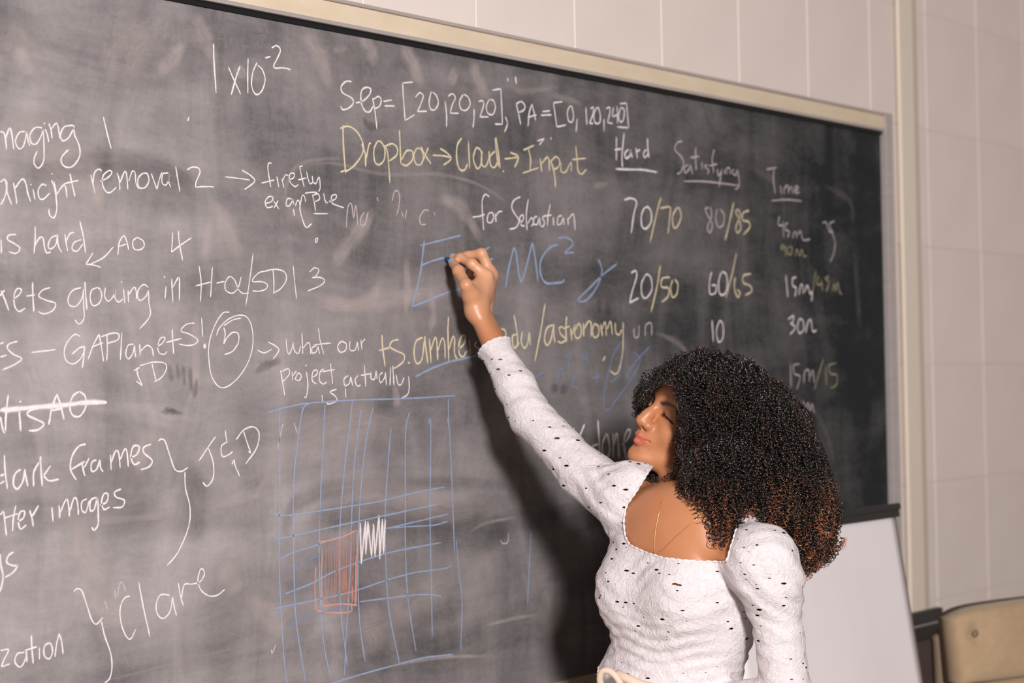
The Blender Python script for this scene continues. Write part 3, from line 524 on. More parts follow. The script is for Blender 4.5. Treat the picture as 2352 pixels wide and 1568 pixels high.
tube('leg', [lp(XR2 - WID / 2, 0.5, -0.02), np.array([XR2 - WID / 2, -0.08, 0.0])], 0.012, blackm, chart)

# ------------------------------------------------------------------ folded easel against the wall
yl = -0.10
def leaner():
    root = empty('presentation_board'); tag(root, 'black framed grey board leaning on the wall between flip chart and tufted chair', 'board')
    a = W(2092, 1402, yl); b = W(2150, 1393, yl)
    zt = b[2]; x1 = b[0]; x0 = x1 - 0.24
    ln = 0.05
    def sl(name, xa, xb, d0, d1, o0, o1, mat, bev=0.002, xs=0.0):
        bm = bmesh.new(); vs = []
        for s_, x in ((0, xa), (1, xb)):
            for o in (o0, o1):
                for d in (d0, d1): vs.append(bm.verts.new((x - (xs * d if s_ else 0), yl - d * ln - o, zt - d)))
        for f in ((0, 1, 3, 2), (4, 6, 7, 5), (0, 4, 5, 1), (2, 3, 7, 6), (0, 2, 6, 4), (1, 5, 7, 3)): bm.faces.new([vs[i] for i in f])
        return bm_obj(name, bm, mat, root, bevel=bev)
    sl('top_bar', x0, x1, 0.0, 0.030, 0.0, 0.018, blackp)
    sl('second_bar', x0, x1, 0.036, 0.068, 0.0, 0.016, blackp, xs=0.12)
    sl('light_strip', x0, x1, 0.029, 0.037, 0.0, 0.010, simple('pale_strip', srgb(205, 188, 190), 0.6), 0.0005, xs=0.1)
    sl('grey_panel', x0, x1 - 0.006, 0.066, zt - 0.001, 0.002, 0.010, simple('mauve_grey_panel', srgb(158, 142, 148), 0.6, var=0.15, scale=14), 0.001, xs=0.22)
    sl('side_rail', x1 - 0.018, x1, 0.066, zt - 0.001, 0.0, 0.014, blackm, 0.002, xs=0.22)
leaner()

# ------------------------------------------------------------------ tufted chair
tweed = NT('beige_upholstery'); _a = tweed.noise(900, 2, 0.7); _b = tweed.noise(60, 3)
tweed.base(tweed.mix(tweed.math('ADD', tweed.math('MULTIPLY', _a, 0.6), tweed.math('MULTIPLY', _b, 0.4)), srgb(150, 124, 96), srgb(192, 166, 136)), 0.95, 0.1)
tweed.bump(_a, 0.5, 0.001); tweed.p.inputs['Sheen Weight'].default_value = 0.2; tweed = tweed.m
tweedd = simple('side_upholstery', srgb(128, 112, 96), 0.95, 0.1, 0.15, 500, 0.3)
YC = -0.38
cl = W(2203, 1404, YC)
CX0 = cl[0]; CZ = cl[2]; CW = 0.60
arm = empty('tufted_chair', (CX0, YC, 0)); arm.rotation_euler = (0, 0, math.radians(-20))
tag(arm, 'beige upholstered armchair with a button tufted back at the lower right by the wall', 'chair')
def cushion(name, x0, x1, z0, z1, yf, yb, mat, buttons=(), puff=0.035, parent=arm, lean=0.12):
    bm = bmesh.new(); N, Mm = 56, 40; g = {}
    for side in (0, 1):
        for i in range(N + 1):
            for j in range(Mm + 1):
                u, v = i / N * 2 - 1, j / Mm * 2 - 1
                e = (1 - abs(u) ** 7) * (1 - abs(v) ** 5)
                x = x0 + (x1 - x0) * (i / N); z = z0 + (z1 - z0) * (j / Mm)
                z += (0.008 * (1 - u * u) - 0.018 * abs(u) ** 10) * (1 if v > 0 else 0) * v
                h = puff * e ** 0.45
                for bx, bz in buttons:
                    r = math.hypot(x - bx, z - bz); h -= 0.022 * math.exp(-(r / 0.028) ** 1.3)
                y = (yf - h) if side == 0 else yb
                y += (z - z0) * lean
                g[side, i, j] = bm.verts.new((x - x0 + x0, y, z))
    for i in range(N):
        for j in range(Mm):
            bm.faces.new((g[0, i, j], g[0, i + 1, j], g[0, i + 1, j + 1], g[0, i, j + 1]))
            bm.faces.new((g[1, i, j], g[1, i, j + 1], g[1, i + 1, j + 1], g[1, i + 1, j]))
    for i in range(N):
        bm.faces.new((g[0, i, 0], g[1, i, 0], g[1, i + 1, 0], g[0, i + 1, 0])); bm.faces.new((g[0, i, Mm], g[0, i + 1, Mm], g[1, i + 1, Mm], g[1, i, Mm]))
    for j in range(Mm):
        bm.faces.new((g[0, 0, j], g[0, 0, j + 1], g[1, 0, j + 1], g[1, 0, j])); bm.faces.new((g[0, N, j], g[1, N, j], g[1, N, j + 1], g[0, N, j + 1]))
    for v in bm.verts: v.co -= Vector(parent.location)
    return bm_obj(name, bm, mat, parent, smooth=True)
bts = [(CX0 + 0.048 + k * 0.19, CZ - 0.052) for k in range(3)]
zs = CZ - 0.160
cushion('back_cushion', CX0, CX0 + CW, zs, CZ, YC, YC + 0.05, tweed, bts, puff=0.03)
for bx, bz in bts:
    bm = bmesh.new(); bmesh.ops.create_uvsphere(bm, u_segments=10, v_segments=6, radius=0.009)
    for v in bm.verts: v.co = Vector((bx, YC - 0.012 + (bz - zs) * 0.12, bz)) + Vector((v.co.x, v.co.y * 0.5, v.co.z)) - Vector(arm.location)
    bm_obj('button', bm, tweedd, arm, smooth=True)
cushion('lower_back_cushion', CX0 + 0.02, CX0 + CW - 0.02, 0.47, zs - 0.006, YC - 0.015, YC + 0.07, tweed, lean=0.05)
cushion('back_shell', CX0 + 0.004, CX0 + CW - 0.004, 0.40, CZ - 0.045, YC + 0.05, YC + 0.075, tweedd, puff=0.012, lean=0.036)
bm = bmesh.new(); box_bm(bm, np.array([0.0, -0.50, 0.34]), np.array([CW, 0.04, 0.47])); bm_obj('seat', bm, tweed, arm, bevel=0.03, seg=4, smooth=True)
for s in (-1, 1):
    for q in (-0.46, -0.02):
        tube('leg', [(CW / 2 + s * (CW / 2 - 0.04), q, 0.0), (CW / 2 + s * (CW / 2 - 0.04), q, 0.36)], 0.016, blackm, arm)
# ================================================================== SDF toolkit (sparse level set -> mesh)
F4 = np.float32
class RC:                                   # tapered capsule
    def __init__(s, a, b, r1, r2=None):
        s.a, s.b = np.array(a, F4), np.array(b, F4); s.r1 = r1; s.r2 = r1 if r2 is None else r2
        s.ba = s.b - s.a; s.l2 = max(float(s.ba.dot(s.ba)), 1e-12)
    def d(s, p):
        q = p - s.a; t = np.clip(q @ s.ba / s.l2, 0, 1)
        q = q - t[:, None] * s.ba
        return np.sqrt(np.einsum('ij,ij->i', q, q)) - (s.r1 + (s.r2 - s.r1) * t)
class EL:                                   # ellipsoid, rows of R are its axes
    def __init__(s, c, r, R=None):
        s.c = np.array(c, F4); s.r = np.array(r, F4); s.R = np.eye(3, dtype=F4) if R is None else np.array(R, F4)
    def d(s, p):
        q = ((p - s.c) @ s.R.T) / s.r
        k0 = np.sqrt(np.einsum('ij,ij->i', q, q)) + 1e-9
        q2 = q / s.r; k1 = np.sqrt(np.einsum('ij,ij->i', q2, q2)) + 1e-9
        return k0 * (k0 - 1) / k1
def smin(a, b, k):
    h = np.clip(0.5 + 0.5 * (b - a) / k, 0, 1)
    return b + (a - b) * h - k * h * (1 - h)
class Field:
    def __init__(s): s.ops = []
    def add(s, prim, k=0.01): s.ops.append(('+', prim, k)); return s
    def sub(s, prim, k=0.01): s.ops.append(('-', prim, k)); return s
    def ev(s, p, sel=None):
        d = np.full(len(p), 1.0, F4)
        for i, (op, pr, k) in enumerate(s.ops):
            if sel is not None and not sel[i]: continue
            e = pr.d(p)
            d = smin(d, e, k) if op == '+' else -smin(-d, e, k)
        return d
def mesh_field(fields, vox, lo, hi, warp=None, bs=24):
    """fields: a Field; sparse evaluation in blocks."""
    lo, hi = np.array(lo, float), np.array(hi, float)
    nb = np.ceil((hi - lo) / (vox * bs)).astype(int)
    bi = np.stack(np.meshgrid(*[np.arange(n) for n in nb], indexing='ij'), -1).reshape(-1, 3)
    cen = (lo + (bi + 0.5) * bs * vox).astype(F4)
    R = bs * vox * 0.5 * math.sqrt(3) + vox * 2
    f = fields
    D = np.stack([pr.d(cen) for _, pr, _ in f.ops]) if f.ops else None
    isadd = np.array([o[0] == '+' for o in f.ops]); ks = np.array([o[2] for o in f.ops])
    tot = f.ev(cen)
    grid = vdb.FloatGrid(vox * 4)
    ar = np.arange(bs)
    off = np.stack(np.meshgrid(ar, ar, ar, indexing='ij'), -1).reshape(-1, 3).astype(F4) * vox
    lim = vox * 4
    for n in range(len(bi)):
        if tot[n] > R * 1.5 + 0.012: continue
        o3 = [int(v) for v in bi[n] * bs]
        if tot[n] < -R * 1.5 - 0.012:
            grid.fill((o3[0], o3[1], o3[2]), (o3[0] + bs - 1, o3[1] + bs - 1, o3[2] + bs - 1), -lim, False); continue
        dm = D[isadd, n].min()
        sel = np.where(isadd, D[:, n] - 2 * R < max(dm, 0) + ks + 0.01, D[:, n] - 1.2 * R < ks + 0.01)
        p = (lo.astype(F4) + (bi[n] * bs * vox).astype(F4)) + off
        v = f.ev(p, sel)
        if warp is not None: v = v + warp(p)
        grid.copyFromArray(np.ascontiguousarray(np.clip(v, -lim, lim).reshape(bs, bs, bs), dtype=F4), ijk=tuple(o3))
    pts, quads = grid.convertToQuads(0.0)
    return pts * vox + lo, quads
def np_mesh(name, pts, quads, smooth=True):
    me = bpy.data.meshes.new(name)
    nq = len(quads)
    me.vertices.add(len(pts)); me.vertices.foreach_set('co', np.asarray(pts, F4).ravel())
    me.loops.add(nq * 4); me.loops.foreach_set('vertex_index', np.asarray(quads, np.int32)[:, ::-1].ravel())
    me.polygons.add(nq); me.polygons.foreach_set('loop_start', np.arange(0, nq * 4, 4, dtype=np.int32))
    me.polygons.foreach_set('loop_total', np.full(nq, 4, np.int32)); me.update(); me.validate()
    # make sure normals point outwards
    vs = 0.0
    p = np.asarray(pts); q = np.asarray(quads)[:, ::-1]
    vs = np.einsum('ij,ij->i', p[q[:, 0]], np.cross(p[q[:, 1]], p[q[:, 2]])).sum() + np.einsum('ij,ij->i', p[q[:, 0]], np.cross(p[q[:, 2]], p[q[:, 3]])).sum()
    if vs < 0: me.flip_normals()
    if smooth: me.shade_smooth()
    return me

# ================================================================== the woman
UP = np.array([0, 0, 1.0])
# head frame
PSI, TH, ROL = math.radians(24), math.radians(31), math.radians(10)
HS = 0.925
Fh = np.array([-math.cos(PSI), 0, -math.sin(PSI)])
hF = math.cos(TH) * Fh + math.sin(TH) * np.array([0, -1.0, 0])
hU = math.cos(TH) * np.array([0, -1.0, 0]) - math.sin(TH) * Fh
hL = np.array([math.sin(PSI), 0, -math.cos(PSI)])
_r = lambda v: RW @ v
hF, hU, hL = _r(hF), _r(hU), _r(hL)
_x = np.array([0.43, -0.80, 0.42]); _x /= np.linalg.norm(_x)
_y = np.array([0.30, -0.37, -0.88]); _y -= _x * _x.dot(_y); _y /= np.linalg.norm(_y)
_z = -np.cross(_x, _y); _z = _z if _z[0] < 0 else -_z
hL, hF, hU = [_r(np.array([_x[i], _y[i], _z[i]])) for i in range(3)]
HR = np.stack([hL, hF, hU])               # local = HR @ (p - HO)/HS
_tip = P(1463, 961, 3.14)
HO = _tip - HS * (hF * 0.113 + hU * -0.040)
def H(x, y, z): return HO + HS * (hL * x + hF * y + hU * z)
def hc(a, b, r1, r2=None): return RC(H(*a), H(*b), r1 * HS, (r1 if r2 is None else r2) * HS)
def he(c, r, rot=None):
    R = HR if rot is None else rot @ HR
    return EL(H(*c), np.array(r) * HS, R)
def rx(a): c, s = math.cos(a), math.sin(a); return np.array([[1, 0, 0], [0, c, s], [0, -s, c]])
def ry(a): c, s = math.cos(a), math.sin(a); return np.array([[c, 0, s], [0, 1, 0], [-s, 0, c]])
def rz(a): c, s = math.cos(a), math.sin(a); return np.array([[c, s, 0], [-s, c, 0], [0, 0, 1]])

# body frame
bF = _r(np.array([-0.76, 0, -0.65])); bF -= UP * bF.dot(UP); bF /= np.linalg.norm(bF)
bL = np.cross(UP, bF); 
if bL.dot(_r(np.array([0.65, 0, -0.76]))) < 0: bL = -bL
BR = np.stack([bL, bF, UP])
def B(c, l=0, f=0, u=0): return np.asarray(c) + bL * l + bF * f + UP * u

SR = P(1452, 1160, 3.12); SL = P(1752, 1302, 2.90)
NB = P(1592, 1205, 3.06)                   # base of the neck
CH = P(1570, 1335, 3.05)                   # chest
WA = P(1557, 1478, 3.04)                   # waist
HP = P(1556, 1650, 3.04)                   # hips
def PW(px, py, so):                        # photo pixel, distance so in front of the wall
    return W(px, py, YB - so)
WR_ = PW(1099, 714, 0.085); EL_ = P(1217, 953, 3.25)
EL_L = P(1806, 1606, 2.90); WR_L = P(1655, 1622, 2.96)

def hand(f, wr, elbow_dir, fingers, thumb, pal_r, k=0.006):
    for ch, rr in fingers:
        for i in range(len(ch) - 1):
            f.add(RC(ch[i], ch[i + 1], rr[i], rr[i + 1]), k if i else 0.010)
    for i in range(len(thumb[0]) - 1):
        f.add(RC(thumb[0][i], thumb[0][i + 1], thumb[1][i], thumb[1][i + 1]), 0.008 if i else 0.018)

body = Field()
# --- torso (mostly hidden by the blouse)
body.add(EL(B(CH, 0, -0.005, 0), (0.128, 0.085, 0.155), BR))
body.add(EL(B(CH, 0, -0.01, 0.085), (0.135, 0.062, 0.07), BR), 0.03)
body.add(EL(WA, (0.090, 0.072, 0.12), BR), 0.03)
body.add(EL(B(HP, -0.02, -0.005, -0.01), (0.112, 0.090, 0.12), BR), 0.03)
for s in (-1, 1):
    body.add(EL(B(CH, 0.060 * s, 0.060, -0.012), (0.050, 0.045, 0.052), BR), 0.045)
body.add(RC(B(NB, -0.03, -0.015, -0.015), SR, 0.036, 0.040), 0.035)
body.add(RC(B(NB, 0.03, -0.015, -0.015), SL, 0.036, 0.040), 0.035)
# clavicles and upper sternum
body.add(RC(B(NB, -0.015, 0.052, -0.038), B(SR, 0.02, 0.03, 0.012), 0.0085, 0.008), 0.012)
body.add(RC(B(NB, 0.015, 0.052, -0.038), B(SL, -0.02, 0.03, 0.012), 0.0085, 0.008), 0.012)
body.add(EL(B(CH, 0, 0.035, 0.075), (0.10, 0.045, 0.075), BR), 0.03)
# --- neck
body.add(RC(B(NB, 0, -0.012, -0.02), H(0.0, -0.030, -0.070), 0.052, 0.050), 0.022)
body.add(RC(B(NB, -0.012, 0.045, -0.035), H(-0.055, -0.010, -0.045), 0.011, 0.012), 0.018)
body.add(RC(B(NB, 0.012, 0.045, -0.035), H(0.055, -0.010, -0.045), 0.011, 0.012), 0.018)
body.add(RC(B(NB, 0, 0.030, -0.02), H(0, 0.012, -0.080), 0.018, 0.018), 0.02)
# --- head
HB = len(body.ops)
body.add(he((0, -0.008, 0.036), (0.073, 0.092, 0.082)), 0.02)
body.add(he((0, 0.030, 0.040), (0.062, 0.060, 0.058)), 0.02)
body.add(he((0, 0.030, -0.030), (0.058, 0.050, 0.072)), 0.02)
body.add(he((0, 0.040, -0.062), (0.046, 0.040, 0.045)), 0.018)
for s in (-1, 1):
    body.add(hc((0.050 * s, -0.002, -0.062), (0.018 * s, 0.062, -0.098), 0.019, 0.016), 0.020)
    body.add(he((0.034 * s, 0.058, -0.038), (0.022, 0.021, 0.024)), 0.018)
    body.add(he((0.048 * s, 0.040, -0.016), (0.018, 0.022, 0.015)), 0.016)
    body.add(hc((0.008 * s, 0.079, 0.012), (0.040 * s, 0.068, 0.014), 0.0085, 0.0075), 0.014)
body.add(he((0, 0.079, -0.102), (0.021, 0.015, 0.017)), 0.014)
body.add(he((0, 0.076, -0.062), (0.026, 0.017, 0.020)), 0.014)
for s in (-1, 1):
    body.sub(he((0.031 * s, 0.094, -0.006), (0.017, 0.016, 0.012)), 0.012)
# nose
body.add(hc((0, 0.079, 0.006), (0, 0.096, -0.026), 0.0070, 0.0088), 0.009)
body.add(hc((0, 0.094, -0.026), (0, 0.1015, -0.039), 0.0092, 0.0112), 0.008)
for s in (-1, 1):
    body.add(he((0.0125 * s, 0.0915, -0.0435), (0.0082, 0.0105, 0.0082)), 0.006)
body.add(hc((0, 0.098, -0.047), (0, 0.086, -0.053), 0.0045, 0.005), 0.006)
for s in (-1, 1):
    body.sub(he((0.0068 * s, 0.0965, -0.0520), (0.0036, 0.0062, 0.0045)), 0.003)
# eyes: ball, upper and lower lids
for s in (-1, 1):
    body.add(he((0.031 * s, 0.0670, -0.009), (0.0150, 0.0135, 0.0135)), 0.004)
    body.add(hc((0.018 * s, 0.078, 0.001), (0.044 * s, 0.068, -0.003), 0.0030, 0.0030), 0.007)
    # slit between the lids
    for (a, b) in (((0.0175, 0.0785, -0.012), (0.025, 0.0825, -0.0135)), ((0.025, 0.0825, -0.0135), (0.035, 0.0815, -0.0150)), ((0.035, 0.0815, -0.0150), (0.0440, 0.0735, -0.0185))):
        body.sub(hc((a[0] * s, a[1], a[2]), (b[0] * s, b[1], b[2]), 0.0013, 0.0013), 0.0012)
# lips
for s in (-1, 1):
    body.add(hc((0.004 * s, 0.0935, -0.0650), (0.019 * s, 0.0825, -0.0695), 0.0060, 0.0025), 0.004)
    body.add(hc((0.000, 0.0905, -0.0780), (0.017 * s, 0.0815, -0.0735), 0.0074, 0.0026), 0.004)
    body.sub(hc((0.000, 0.1020, -0.0715), (0.014 * s, 0.0940, -0.0708), 0.0012, 0.0012), 0.0022)
    body.sub(hc((0.014 * s, 0.0940, -0.0708), (0.0235 * s, 0.0810, -0.0675), 0.0012, 0.0018), 0.0022)
body.sub(he((0, 0.0985, -0.0905), (0.020, 0.0075, 0.0060)), 0.008)
# ears (under the hair)
for s in (-1, 1):
    body.add(he((0.070 * s, -0.010, -0.006), (0.007, 0.016, 0.028)), 0.006)
# --- raised right arm and hand
_am = P(1345, 1092, 3.17)
body.add(RC(SR, _am, 0.036, 0.030), 0.02)
body.add(RC(_am, EL_, 0.030, 0.027), 0.01)
_fm = EL_ + (WR_ - EL_) * 0.35
body.add(RC(EL_, _fm, 0.027, 0.0250), 0.01)
body.add(RC(_fm, WR_, 0.0245, 0.0185), 0.01)
wa = PW(1093, 716, 0.098); wb = PW(1107, 712, 0.072)
body.add(RC(_fm + (wa - WR_) * 0.1 + (wa - _fm) * 0.35, wa, 0.0150, 0.0135), 0.014)
body.add(RC(_fm + (wb - WR_) * 0.1 + (wb - _fm) * 0.35, wb, 0.0150, 0.0140), 0.014)
mi, mm, mr, mp = PW(1117, 634, 0.092), PW(1127, 629, 0.076), PW(1130, 634, 0.059), PW(1126, 645, 0.044)
for m, a, r in ((mi, wa, 0.0105), (mm, wa, 0.0110), (mr, wb, 0.0105), (mp, wb, 0.0095)):
    body.add(RC(a, m, r + 0.0022, r), 0.016)
body.add(RC(PW(1090, 690, 0.085), PW(1108, 650, 0.078), 0.016, 0.013), 0.014)
fing = [([mi, PW(1084, 606, 0.074), PW(1058, 592, 0.046), PW(1040, 590, 0.026)], [0.0104, 0.0090, 0.0078, 0.0064]),
        ([mm, PW(1106, 582, 0.068), PW(1075, 587, 0.042), PW(1051, 591, 0.026)], [0.0105, 0.0090, 0.0078, 0.0062]),
        ([mr, PW(1108, 592, 0.044), PW(1088, 608, 0.024), PW(1080, 628, 0.026)], [0.0098, 0.0085, 0.0075, 0.0062]),
        ([mp, PW(1106, 616, 0.028), PW(1092, 630, 0.016), PW(1087, 643, 0.022)], [0.0085, 0.0075, 0.0066, 0.0056])]
thumb = ([PW(1093, 703, 0.092), PW(1071, 655, 0.102), PW(1053, 622, 0.072), PW(1039, 602, 0.040)], [0.0145, 0.0100, 0.0092, 0.0078])
hand(body, WR_, None, fing, thumb, 0.012)
body.add(RC(PW(1080, 675, 0.098), PW(1112, 655, 0.088), 0.013, 0.010), 0.014)
body.add(RC(PW(1108, 680, 0.080), PW(1121, 640, 0.078), 0.015, 0.0105), 0.018)
body.add(RC(PW(1106, 690, 0.070), PW(1122, 645, 0.062), 0.015, 0.0105), 0.018)
body.add(RC(PW(1086, 655, 0.094), PW(1106, 645, 0.086), 0.0065, 0.008), 0.012)
# --- left arm, elbow bent, hand on the waist
body.add(RC(SL, P(1789, 1440, 2.90), 0.038, 0.029), 0.03)
body.add(RC(P(1789, 1440, 2.90), EL_L, 0.029, 0.030), 0.01)
body.add(RC(EL_L, WR_L, 0.033, 0.020), 0.02)
dl = (WR_L - EL_L) / np.linalg.norm(WR_L - EL_L)
pd = -UP
for q, (o, L_) in enumerate(((0.024, 0.068), (0.009, 0.074), (-0.007, 0.070), (-0.021, 0.058))):
    k0 = WR_L + dl * 0.075 + UP * o; k1 = k0 + dl * L_ * 0.45 - bF * 0.006; k2 = k1 + dl * L_ * 0.33 - bF * 0.012; k3 = k2 + dl * L_ * 0.2 - bF * 0.012
    body.add(RC(WR_L + UP * o * 0.5, k0, 0.012, 0.0095), 0.012)
    for a, b, r1, r2 in ((k0, k1, 0.0092, 0.0082), (k1, k2, 0.0080, 0.0070), (k2, k3, 0.0070, 0.0060)): body.add(RC(a, b, r1, r2), 0.004)
t0 = WR_L + dl * 0.015 + UP * 0.006 - bL * 0; t1 = t0 + dl * 0.035 + bF * 0.022 - UP * 0.004; t2 = t1 + dl * 0.028 + bF * 0.006 - UP * 0.012
body.add(RC(t0, t1, 0.012, 0.0095), 0.012); body.add(RC(t1, t2, 0.0095, 0.0075), 0.006)

allp = np.array([CH, WA, HP, SR, SL, NB, HO, WR_, EL_, EL_L, WR_L, mi, PW(1022, 592, 0), H(0, 0, 0.12)])
lo, hi = allp.min(0) - 0.16, allp.max(0) + 0.16
import time as _t; _t0 = _t.time()
bp, bq = mesh_field(body, 0.0016, lo, hi)
print('body verts', len(bp), 'time', _t.time() - _t0)
me = np_mesh('body', bp, bq)
# colour regions of the skin: lips, brow, nails
loc = ((bp - HO) @ HR.T) / HS
x, y, z = loc[:, 0], loc[:, 1], loc[:, 2]
def gs(c, r): return np.exp(-(((x - c[0]) / r[0]) ** 2 + ((y - c[1]) / r[1]) ** 2 + ((z - c[2]) / r[2]) ** 2) * 2.0)
def segd(p, a, b):
    a, b = np.array(a), np.array(b); ba = b - a; t = np.clip((p - a) @ ba / ba.dot(ba), 0, 1)
    return np.linalg.norm(p - a - t[:, None] * ba, axis=1)
loc2 = loc * np.array([1, 0, 1.0])
inhead = (y > 0.045) & (z > -0.13) & (z < 0.1) & (np.abs(x) < 0.06)
ls = np.abs(x)
up_top = -0.0605 - 0.0060 * (ls / 0.022) ** 1.3 + 0.0012 * np.exp(-(x / 0.003) ** 2) * -1
lo_bot = -0.0840 + 0.0135 * (ls / 0.022) ** 2.2
sm = lambda v: np.clip(v / 0.0022 + 0.5, 0, 1)
lip = sm(0.0225 - ls) * sm(up_top - z) * sm(z - lo_bot) * (inhead & (y > 0.072))
brow = np.zeros(len(bp)); lash = np.zeros(len(bp))
for s in (-1, 1):
    pa = [(0.013 * s, 0.085, 0.0035), (0.026 * s, 0.082, 0.0085), (0.040 * s, 0.072, 0.0080), (0.050 * s, 0.058, 0.0010)]
    pa = [(q[0], 0, q[2]) for q in pa]; dd = np.min([segd(loc2, pa[i], pa[i + 1]) for i in range(3)], axis=0)
    brow = np.maximum(brow, np.clip((0.0046 - dd) / 0.0022, 0, 1) * inhead)
    pa = [(0.0170 * s, 0.0775, -0.0105), (0.025 * s, 0.0820, -0.0135), (0.035 * s, 0.0805, -0.0150), (0.0480 * s, 0.0715, -0.0195)]
    pa = [(q[0], 0, q[2]) for q in pa]; dd = np.min([segd(loc2, pa[i], pa[i + 1]) for i in range(3)], axis=0)
    lash = np.maximum(lash, np.clip((0.0024 - dd) / 0.0012, 0, 1) * inhead)
nail = np.zeros(len(bp))
col = np.zeros((len(bp), 4), F4); col[:, 3] = 1
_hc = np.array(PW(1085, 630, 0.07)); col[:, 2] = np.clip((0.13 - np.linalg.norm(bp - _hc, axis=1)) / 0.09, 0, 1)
col[:, 0] = lip; col[:, 1] = np.maximum(brow * 0.85, lash)
at = me.color_attributes.new('regions', 'FLOAT_COLOR', 'POINT'); at.data.foreach_set('color', col.ravel())

sk = NT('skin')
attr = sk.n('Attribute', attribute_name='regions'); sp = sk.n('SeparateColor'); sk.l(attr.outputs['Color'], sp.inputs[0])
mott = sk.noise(18, 4, 0.55); pores = sk.noise(900, 2, 0.6); fre = sk.noise(160, 3, 0.6)
skc = sk.mix(mott, srgb(174, 112, 75), srgb(192, 132, 94))
skc = sk.mix(sk.rng(fre, 0.62, 0.75, 0, 0.25), skc, srgb(150, 92, 60))
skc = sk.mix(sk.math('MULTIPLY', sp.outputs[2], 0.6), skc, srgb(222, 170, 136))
skc = sk.mix(sp.outputs[0], skc, srgb(186, 100, 80))
skc = sk.mix(sp.outputs[1], skc, srgb(42, 26, 20))
sk.base(skc, 0.42, 0.5)
sk.p.inputs['Subsurface Weight'].default_value = 0.18
sk.p.inputs['Subsurface Radius'].default_value = (1.0, 0.35, 0.18)
sk.p.inputs['Subsurface Scale'].default_value = 0.006
sk.bump(pores, 0.12, 0.0004); skin = sk.m
woman = link('person', me, skin)
tag(woman, 'woman with curly hair in a white eyelet blouse, writing on the chalkboard', 'person')

# eyelashes (upper lid) as small curved strands
bm = bmesh.new()
for s in (-1, 1):
    for q in np.linspace(0, 1, 17):
        base = np.array([(0.0190 + 0.0270 * q) * s, 0.0812 - 0.009 * abs(q - 0.35) ** 1.3 * 1.9, -0.0128 - 0.0055 * q * q])
        pts = []
        for t_ in np.linspace(0, 1, 5):
            d = np.array([0.25 * s * (q - 0.3), 0.0072 * 1.0, -0.0020])
            pp = base + np.array([0.004 * s * (q - 0.3) * t_, 0.0062 * t_, -0.0030 * t_ + 0.0034 * t_ * t_])
            pts.append(H(*pp))
        tube_bm(bm, pts, [0.0004, 0.0004, 0.00032, 0.00025, 0.0001], 4)
lash_mat = simple('lash_hair', srgb(22, 15, 12), 0.5)
tag(bm_obj('eyelashes', bm, lash_mat, woman, smooth=True), 'short dark eyelashes', kind='stuff')
# eyeballs behind the lids
for s in (-1, 1):
    bm = bmesh.new(); bmesh.ops.create_uvsphere(bm, u_segments=24, v_segments=14, radius=0.0118 * HS)
    for v in bm.verts: v.co += Vector(H(0.031 * s, 0.0665, -0.009))
    bm_obj('eyeball', bm, simple('eye_white', srgb(205, 190, 182), 0.2, 0.5, 0.02), woman, smooth=True)
# nails with light blue polish
nailm = simple('pale_blue_nail_polish', srgb(140, 186, 216), 0.18, 0.6, 0.02)
def nail_obj(tip, prev, out, ln, wd):
    ax = (tip - prev) / np.linalg.norm(tip - prev); out = out - ax * out.dot(ax); out /= np.linalg.norm(out); sd = np.cross(ax, out)
    bm = bmesh.new(); g = []
    for i in range(9):
        for j in range(7):
            u = i / 8; v = (j / 6 - 0.5) * 2
            wv = wd * (0.86 + 0.14 * math.sin(math.pi * min(1, u * 1.2))) * (1 if u < 0.8 else math.sqrt(max(0.05, 1 - ((u - 0.8) / 0.22) ** 2)))
            a = v * 0.85
            p_ = tip + ax * (u * ln - ln * 0.62) + sd * math.sin(a) * wv + out * (math.cos(a) * wv * 0.98 - 0.0004 - 0.0012 * max(0, u - 0.6))
            g.append(bm.verts.new(p_))
    for i in range(8):
        for j in range(6): bm.faces.new((g[i * 7 + j], g[i * 7 + j + 1], g[(i + 1) * 7 + j + 1], g[(i + 1) * 7 + j]))
    o = bm_obj('fingernail', bm, nailm, woman, smooth=True)
    m = o.modifiers.new('s', 'SOLIDIFY'); m.thickness = 0.0009; m.offset = 1
    o['label'] = 'pale blue painted fingernail'
camd = _r(np.array([0, 0, -1.0]))
nail_obj(thumb[0][3], thumb[0][2], camd + _r(np.array([-0.05, -0.1, 0])), 0.0185, 0.0080)
nail_obj(fing[0][0][3], fing[0][0][2], _r(np.array([0.2, -1.0, -0.3])), 0.013, 0.0066)
nail_obj(fing[1][0][3], fing[1][0][2], _r(np.array([0.2, -1.0, -0.2])), 0.012, 0.0064)
# the chalk in her hand
c0, c1 = PW(1025, 595, 0.0008), PW(1036, 598, 0.022)
bm = bmesh.new(); tube_bm(bm, [c0, c0 + (c1 - c0) * 0.04, c0 + (c1 - c0) * 0.96, c1], [0.0034, 0.0044, 0.0044, 0.0036], 14)
ch = bm_obj('chalk_stick', bm, simple('dark_blue_chalk', srgb(54, 92, 158), 0.9, 0.1, 0.1, 300), smooth=True)
tag(ch, 'blue chalk stub pinched in the raised hand against the board', 'chalk')
